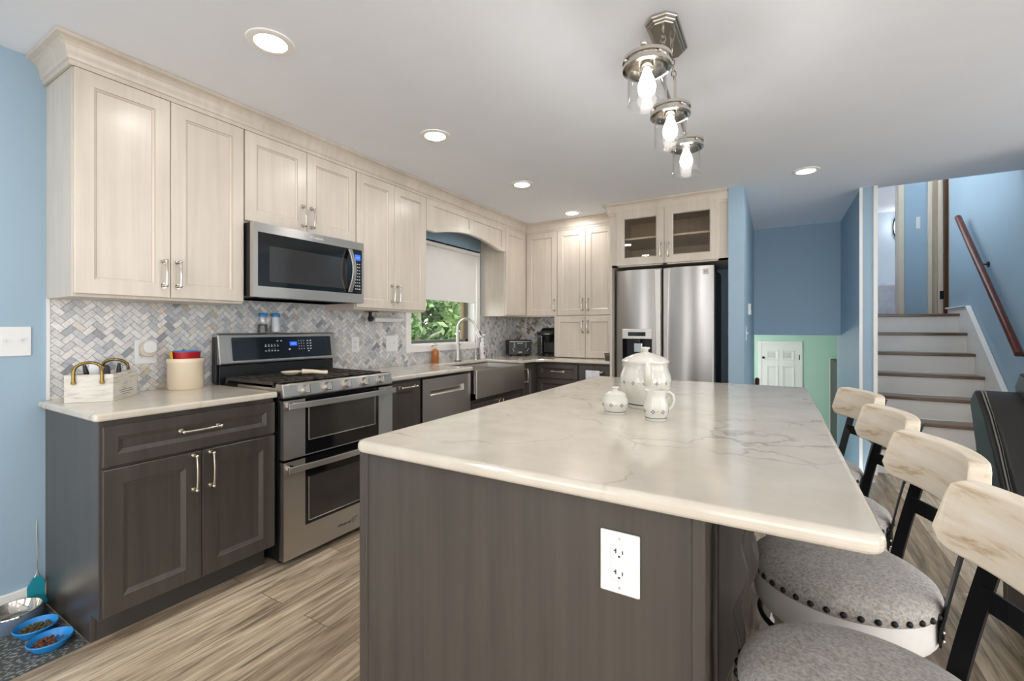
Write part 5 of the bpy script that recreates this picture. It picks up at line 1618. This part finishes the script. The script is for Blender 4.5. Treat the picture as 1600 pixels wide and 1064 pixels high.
# ------------------------------------------------------------------ counter stools
def make_stool(label):
    t = thing('counter_stool', (0, 0, 0), label, 'stool', 'counter stools along the island')
    MB().lathe([(0, 0.570), (0.199, 0.570), (0.2035, 0.580), (0.204, 0.592), (0.198, 0.606), (0.18, 0.619), (0.15, 0.627), (0.09, 0.631), (0, 0.632)], (0, 0, 0), 56).build('cushion', 'fabric', t)
    MB().lathe([(0.17, 0.495), (0.192, 0.495), (0.197, 0.503), (0.199, 0.52), (0.197, 0.569), (0.0, 0.569), (0.0, 0.54), (0.17, 0.54)], (0, 0, 0), 56).build('apron', 'white_wood', t)
    n0 = None
    for k in range(40):
        a = 2 * math.pi * (k + 0.5) / 40
        if n0 is None:
            n0 = MB().sphere((0, 0, 0), 0.0075, 12, 6).build('nailhead', 'black_metal', t)
            q = n0
        else:
            q = n0.copy(); COL.objects.link(q); q.parent = t
        q.location = (0.2035 * math.cos(a), 0.2035 * math.sin(a), 0.5835)
    MB().lathe([(0.0, 0.47), (0.10, 0.47), (0.10, 0.495), (0.0, 0.495)], (0, 0, 0), 28).build('swivel_plate', 'black_metal', t)
    b = MB().lathe([(0, 0.43), (0.15, 0.43), (0.155, 0.44), (0.155, 0.465), (0, 0.4695)], (0, 0, 0), 40)
    b.build('base_ring', 'white_wood', t)
    for k in range(4):
        a = math.pi / 4 + k * math.pi / 2
        c_, s_ = math.cos(a), math.sin(a)
        b = MB()
        vs = []
        for z, rr, hw in ((0.0, 0.215, 0.018), (0.455, 0.125, 0.023)):
            for du, dv in ((-1, -1), (1, -1), (1, 1), (-1, 1)):
                vs.append((c_ * (rr + du * hw) - s_ * dv * hw, s_ * (rr + du * hw) + c_ * dv * hw, z))
        b.add(vs, [(3, 2, 1, 0), (4, 5, 6, 7)] + [(i, (i + 1) % 4, 4 + (i + 1) % 4, 4 + i) for i in range(4)])
        b.build('leg', 'white_wood', t, 0.003)
    MB().tube([(0.192 * math.cos(2 * math.pi * k / 40), 0.192 * math.sin(2 * math.pi * k / 40), 0.17) for k in range(40)], 0.010, 8, closed=True).build('footrest', 'black_metal', t)
    # flat steel back frame
    fr_ = MB()
    def strip(pts, wdir, wd, th):
        vs, fs = [], []
        for p, wdv in zip(pts, wdir):
            p, wv = Vector(p), Vector(wdv).normalized()
            nv = Vector((wv.y, -wv.x, 0))
            for a, c2 in ((-1, -1), (1, -1), (1, 1), (-1, 1)):
                vs.append(p + wv * (a * wd / 2) + nv * (c2 * th / 2))
        m = len(pts)
        for i in range(m - 1):
            for k in range(4):
                j = (k + 1) % 4
                fs.append((i * 4 + k, i * 4 + j, i * 4 + 4 + j, i * 4 + 4 + k))
        fs += [(3, 2, 1, 0), tuple(range(m * 4 - 4, m * 4))]
        fr_.add(vs, fs)
    for s in (-1, 1):
        a = math.radians(37) * s
        wv = (-math.sin(a * 0.55), math.cos(a * 0.55), 0)
        pts = []
        for i in range(13):
            z = 0.515 + (0.935 - 0.515) * i / 12
            lean = 0.0 if z < 0.57 else 0.085 * ((z - 0.57) / 0.365) ** 1.15
            rr = 0.2025 + (0.006 if z > 0.56 else 0)
            pts.append((rr * math.cos(a) + lean, rr * math.sin(a) * 0.98, z))
        strip(pts, [wv] * 13, 0.036, 0.005)
        # foot of the L bracket wraps the apron
        for q in range(4):
            a0, a1 = a - s * math.radians(4 + 5 * q), a - s * math.radians(9 + 5 * q)
            vs = []
            for rr in (0.200, 0.205):
                for z in (0.515, 0.555):
                    for aa in (a0, a1):
                        vs.append((rr * math.cos(aa), rr * math.sin(aa), z))
            fr_.add(vs, [(0, 2, 3, 1), (4, 5, 7, 6), (0, 1, 5, 4), (2, 6, 7, 3), (0, 4, 6, 2), (1, 3, 7, 5)])
    n = 10
    vs = []
    for i in range(n + 1):
        y = -0.122 + 0.244 * i / n
        x = 0.163 + 0.042 + 0.022 * (1 - (y / 0.122) ** 2)
        for dx, z in ((-0.0025, 0.735), (0.0025, 0.735), (0.0025, 0.775), (-0.0025, 0.775)):
            vs.append((x + dx, y, z))
    fs = []
    for i in range(n):
        for k in range(4):
            j = (k + 1) % 4
            fs.append((i * 4 + k, i * 4 + j, i * 4 + 4 + j, i * 4 + 4 + k))
    fr_.add(vs, fs)
    bf = fr_.build('back_frame', 'black_metal', t)
    b = MB()
    for s in (-1, 1):
        a = math.radians(37) * s
        for z in (0.525, 0.545):
            b.sphere((0.2075 * math.cos(a), 0.2075 * math.sin(a), z), 0.004, 8, 5)
    b.build('rivet', 'chrome', bf)
    # curved whitewashed back rail with rounded ends
    b = MB()
    R_, th = 0.46, 0.036
    xc = 0.262 - R_
    n = 28
    half = math.asin(0.205 / R_)
    vs, fs = [], []
    for i in range(n + 1):
        an = -half + 2 * half * i / n
        d = min(i, n - i) / n * 2 * half * R_
        cut = 0.0
        if d < 0.045: cut = 0.045 - math.sqrt(max(0, 0.045 ** 2 - (0.045 - d) ** 2))
        z0, z1 = 0.815 + cut * 0.8, 0.952 - cut * 0.9
        for rr, z, lean in ((R_ - th, z0, 0), (R_, z0, 0), (R_, z1, 0.02), (R_ - th, z1, 0.02)):
            vs.append((xc + lean + rr * math.cos(an) - 0.022, rr * math.sin(an), z))
    for i in range(n):
        for k in range(4):
            j = (k + 1) % 4
            fs.append((i * 4 + k, i * 4 + j, i * 4 + 4 + j, i * 4 + 4 + k))
    fs += [(3, 2, 1, 0), tuple(range(n * 4, n * 4 + 4))]
    b.add(vs, fs).build('back_rail', 'pine', t, 0.006, 3)
    return t
st0 = make_stool('counter stool nearest the camera, at the near corner of the island')
for i, (x, y, a, lab) in enumerate(((0.14, 0.975, 10, None), (0.145, 1.475, 10.5, 'second counter stool from the camera, its grey seat showing under the worktop corner'), (0.14, 1.99, 10, 'third counter stool from the camera along the island'), (0.135, 2.53, 15, 'farthest counter stool, nearest the stairwell'))):
    o = st0 if i == 0 else copy_tree(st0)
    if lab: o['label'] = lab
    o.location = (x, y, 0)
    o.rotation_euler = (0, 0, math.radians(a))

# ------------------------------------------------------------------ black leather recliner at the right edge
rc_ = thing('recliner', (1.2, 2.55, 0), 'black leather recliner with light stitching in front of the stairs', 'armchair')
def pillow(x0, x1, pts, n=12, bulge=0.03):
    """thick cushion: pts = (y, z) outline of the front from bottom to top, thickness th behind"""
    b = MB()
    b.smooth = True
    vs, fs = [], []
    m = len(pts)
    for i in range(n + 1):
        t = i / n
        x = x0 + (x1 - x0) * t
        k = bulge * (math.sin(math.pi * t) ** 0.5)
        for y, z, ny in pts:
            vs.append((x, y - ny * k, z))
    for i in range(n):
        for j in range(m - 1):
            fs.append((i * m + j, i * m + j + 1, (i + 1) * m + j + 1, (i + 1) * m + j))
        fs.append((i * m + m - 1, i * m, (i + 1) * m, (i + 1) * m + m - 1))
    fs += [tuple(range(m)), tuple(range(n * m, n * m + m))]
    return b.add(vs, fs)
outer = [(2.50, 0.42), (2.575, 0.60), (2.66, 0.74), (2.745, 0.855), (2.845, 0.955), (2.87, 0.957), (2.93, 0.90), (2.86, 0.72), (2.76, 0.42)]
b = MB().prism(outer, 0.79, 1.56, 'x')
b.build('back_shell', 'leather', rc_, 0.012, 3)
fr_pts = [(2.475, 0.42, 1), (2.545, 0.60, 1), (2.63, 0.745, 1), (2.715, 0.86, 1), (2.80, 0.935, 0.7), (2.85, 0.955, 0), (2.86, 0.90, 0), (2.60, 0.42, 0)]
pillow(0.815, 1.535, fr_pts, 16, 0.045).build('back_cushion', 'leather', rc_, 0.01, 3)
b = MB()
for xo in (0.806, 0.816):
    b.tube([(xo, y - 0.004, z) for y, z in [(2.50, 0.50), (2.567, 0.60), (2.652, 0.745), (2.737, 0.86), (2.835, 0.957)]], 0.0028, 6)
b.build('stitching', 'thread', rc_)
pillow(0.93, 1.42, [(2.70, 0.86, 1), (2.73, 0.95, 1), (2.78, 1.03, 0.6), (2.85, 1.045, 0), (2.90, 0.98, 0), (2.88, 0.90, 0)], 12, 0.05).build('head_pillow', 'leather', rc_, 0.01, 3)
MB().box(0.94, 1.95, 0.28, 1.42, 2.56, 0.46).build('seat', 'leather', rc_, 0.05, 4)
for xa_, xb2 in ((0.79, 0.935), (1.425, 1.56)):
    MB().box(xa_, 1.98, 0.06, xb2, 2.56, 0.58).build('arm', 'leather', rc_, 0.045, 4)
MB().box(0.84, 2.02, 0.02, 1.52, 2.74, 0.30).build('base', 'leather', rc_, 0.02, 3)
for x in (0.88, 1.47):
    for y in (2.06, 2.68):
        MB().cyl((x, y, 0), (x, y, 0.03), 0.022).build('foot', 'black', rc_)

# ------------------------------------------------------------------ lights
for i, (x, y, lab) in enumerate(((-1.837, 1.117, 'round downlight nearest the camera, above the base cabinet'), (-1.838, 2.18, 'round downlight in front of the microwave cabinet, second in its row'), (-1.832, 3.285, 'round downlight in front of the sink window, third in its row'), (-1.834, 4.36, 'round downlight in front of the tall corner cabinet, last in its row'), (0.20, 4.105, 'round downlight over the head of the down stairs'))):
    dl = thing('downlight', (x, y, ZC), lab, 'ceiling light', 'recessed ceiling downlights')
    MB().lathe([(0.064, ZC - 0.001), (0.064, ZC - 0.006), (0.078, ZC - 0.008), (0.092, ZC - 0.004), (0.093, ZC - 0.0005)], (x, y, 0), 40).build('trim_ring', 'white', dl)
    MB().lathe([(0, ZC - 0.004), (0.064, ZC - 0.004), (0.065, ZC - 0.001), (0, ZC - 0.001)], (x, y, 0), 32).build('lens', 'lens', dl)
    lamp('downlight_lamp', 'AREA', (x, y, ZC - 0.012), DOWNLIGHT_W, (1, 0.98, 0.955), 0.12, parent=dl)

for x, y, lab in ((-1.837, -0.6, 'added unseen fill downlight behind the camera, over the left aisle'), (0.2, -1.3, 'added unseen fill downlight behind the camera, in the middle of the room'), (2.2, -0.6, 'added unseen fill downlight behind the camera, over the living side')):  # extra downlights added out of view to raise bounce and steel reflections
    dl = thing('downlight', (x, y, ZC), lab, 'ceiling light', 'recessed ceiling downlights')
    MB().lathe([(0.064, ZC - 0.001), (0.064, ZC - 0.006), (0.078, ZC - 0.008), (0.092, ZC - 0.004), (0.093, ZC - 0.0005)], (x, y, 0), 40).build('trim_ring', 'white', dl)
    MB().lathe([(0, ZC - 0.004), (0.064, ZC - 0.004), (0.065, ZC - 0.001), (0, ZC - 0.001)], (x, y, 0), 32).build('lens', 'lens', dl)
    lamp('downlight_lamp', 'AREA', (x, y, ZC - 0.012), 12.0, (1, 0.98, 0.955), 0.12, parent=dl)

pd = thing('pendant_light', (-0.36, 1.80, 2.2), 'polished nickel pendant with three lit glass jars over the island', 'pendant lamp')
b = MB()
oct_ = lambda a, c: [(-0.385 + sx * x, 1.915 + sy * y) for sx, sy, seq in ((1, 1, 0), (-1, 1, 1), (-1, -1, 0), (1, -1, 1)) for x, y in (((a, c - a * 0.6), (a * 0.45, c)) if seq == 0 else ((a * 0.45, c), (a, c - a * 0.6)))]
for a, c_, z0, z1 in ((0.062, 0.15, ZC - 0.012, ZC - 0.0005), (0.054, 0.142, ZC - 0.022, ZC - 0.012), (0.046, 0.134, ZC - 0.030, ZC - 0.022)):
    b.prism(oct_(a, c_), z0, z1)
b.build('canopy', 'chrome', pd, 0.003)
JY = (1.440, 1.805, 2.165)
PX = -0.351
def link(b, p0, p1, wdir):
    p0, p1 = Vector(p0), Vector(p1)
    d = (p1 - p0); L_ = d.length; d.normalize()
    wv = Vector(wdir)
    pts = []
    for k in range(16):
        a = 2 * math.pi * k / 16
        pts.append((p0 + p1) / 2 + d * (L_ / 2 * math.cos(a)) + wv * (0.009 * math.sin(a)))
    b.tube(pts, 0.0026, 6, closed=True)
for y in (1.83, 2.0):
    b = MB()
    z = ZC - 0.03
    b.tube([(-0.385, y, z), (-0.384, y, z - 0.014)], 0.007, 10)
    k = 0
    zz = z - 0.008
    yt = 1.70 if y < 1.9 else 1.90
    end = Vector((PX, yt, 2.235))
    start = Vector((-0.384, y, zz))
    nl = 5
    for k in range(nl):
        a0 = start.lerp(end, max(0, (k - 0.12) / nl)); a1 = start.lerp(end, min(1, (k + 1.12) / nl))
        link(b, a0, a1, (1, 0, 0) if k % 2 else (0.3, 0.95, 0))
    b.build('chain', 'chrome', pd)
    MB().tube([(PX, yt, 2.24), (PX, yt, 2.135)], 0.005, 10).build('rod', 'chrome', pd)
b = MB()
pts = []
for k in range(33):
    y = 1.40 + (2.205 - 1.40) * k / 32
    ph = ((y - JY[0]) / (JY[1] - JY[0])) % 1.0
    pts.append((PX, y, 2.118 + 0.022 * math.sin(math.pi * ph) ** 2))
b.tube(pts, 0.0075, 12)
b.sphere((PX, 1.40, pts[0][2]), 0.011).sphere((PX, 2.205, pts[-1][2]), 0.011)
b.build('bar', 'chrome', pd)
for y in JY:
    sh = MB()
    sh.lathe([(0.0, 2.099), (0.05, 2.099), (0.066, 2.097), (0.0745, 2.093), (0.0745, 2.083), (0.068, 2.081), (0.068, 2.072), (0.0745, 2.070), (0.0745, 2.059), (0.064, 2.057), (0.063, 2.088), (0.0, 2.092)], (PX, y, 0), 48)
    for k in range(4):
        a = math.pi / 4 + k * math.pi / 2
        sh.sphere((PX + 0.0735 * math.cos(a), y + 0.0735 * math.sin(a), 2.0765), 0.006, 10, 6)
    s_ = sh.tube([(PX, y, 2.096), (PX, y, 2.124)], 0.012, 14).build('lamp_cap', 'chrome', pd)
    MB().lathe([(0.0595, 2.085), (0.0595, 1.952), (0.0605, 1.949), (0.059, 1.946), (0.056, 1.947), (0.055, 1.951), (0.0565, 1.954), (0.0565, 2.085)], (PX, y, 0), 48).build('glass_jar', 'jar_glass', s_)
    MB().lathe([(0.0, 2.091), (0.021, 2.091), (0.021, 2.062), (0.017, 2.058), (0.0, 2.058)], (PX, y, 0), 24).build('socket', 'chrome', s_)
    MB().lathe([(0.012, 2.058), (0.014, 2.048), (0.024, 2.022), (0.028, 2.004), (0.025, 1.986), (0.014, 1.972), (0, 1.969)], (PX, y, 0), 24).build('bulb', 'bulb', s_)
    lamp('bulb_light', 'POINT', (PX, y, 2.0), BULB_W, (1, 0.985, 0.965), 0.03, parent=pd)

# ------------------------------------------------------------------ woods outside the sink window
gr = MB().box(-40, -6, -0.75, -3.4, 40, -0.7)
struct(gr.build('ground', 'grass'), 'lawn outside the sink window')
def tree(x, y, h, r, mats, label, seed, n=2600, trunk=True, z0=-0.7):
    rnd = random.Random(seed)
    t = thing('tree', (x, y, z0), label, 'tree', 'trees outside the sink window')
    if trunk:
        b = MB()
        b.tube([(x, y, z0), (x + 0.05, y, z0 + h * 0.3), (x - 0.04, y + 0.06, z0 + h * 0.6), (x, y, z0 + h * 0.9)], [0.11, 0.085, 0.06, 0.02], 8)
        for k in range(7):
            a = rnd.random() * 6.28
            zz = z0 + h * (0.3 + 0.08 * k)
            b.tube([(x, y, zz), (x + 0.45 * r * math.cos(a), y + 0.45 * r * math.sin(a), zz + 0.35 * r), (x + 0.8 * r * math.cos(a), y + 0.8 * r * math.sin(a), zz + 0.5 * r)], [0.04, 0.025, 0.01], 6)
        b.build('trunk', 'bark', t)
    blobs = [(x + rnd.uniform(-1, 1) * r * 0.75, y + rnd.uniform(-1, 1) * r * 0.75, z0 + h * rnd.uniform(0.22, 1.0), r * rnd.uniform(0.28, 0.5)) for _ in range(26)]
    b = MB()
    for k in range(n):
        bx_, by_, bz_, br = rnd.choice(blobs)
        d = Vector((rnd.gauss(0, 1), rnd.gauss(0, 1), rnd.gauss(0, 0.8))).normalized() * br * rnd.uniform(0.55, 1.0)
        p = Vector((bx_, by_, bz_)) + d
        s = rnd.uniform(0.05, 0.12) * (1.0 if r < 1 else 2.0)
        u = Vector((rnd.gauss(0, 1), rnd.gauss(0, 1), rnd.gauss(0, 1))).normalized()
        v = u.orthogonal().normalized()
        b.cur = rnd.choice((0, 0, 1, 2))
        b.add([p - u * s, p + v * s * 0.5, p + u * s, p - v * s * 0.5], [(0, 1, 2, 3)])
    b.build('foliage', mats, t, fix=False)
    return t
LM = ['leaf', 'leaf_light', 'leaf_deep']
tree(-7.3, 8.0, 5.0, 0.78, LM, 'leafy green tree at the left of the window view', 1, 2200)
tree(-7.5, 10.0, 5.4, 0.78, ['leaf_light', 'leaf', 'leaf_light'], 'pale leafy tree with a light trunk in the middle of the window view', 2, 2200)
tree(-7.3, 12.0, 5.0, 0.78, LM, 'leafy green tree at the right of the window view', 3, 2200)
for k, (x, y) in enumerate(((-11.3, 11.2), (-11.6, 14.5), (-11.3, 17.8), (-16.0, 16.5), (-16.2, 20.8), (-16.0, 25.0))):
    tree(x, y, 6.5 if k < 3 else 9.0, 1.3 if k < 3 else 1.7, ['leaf_deep', 'leaf', 'leaf_light'], ['green tree in the second row of the woods, on the left', 'green tree in the second row of the woods, in the middle', 'green tree in the second row of the woods, on the right', 'tall tree at the back of the woods, on the left', 'tall tree at the back of the woods, in the middle', 'tall tree at the back of the woods, on the right'][k], 10 + k, 4600)
sun = bpy.data.lights.new('sun', 'SUN')
sun.energy = 2.5
sun.angle = 0.03
suno = bpy.data.objects.new('sun', sun)
COL.objects.link(suno)
suno.rotation_euler = (math.radians(30), 0, math.radians(60))
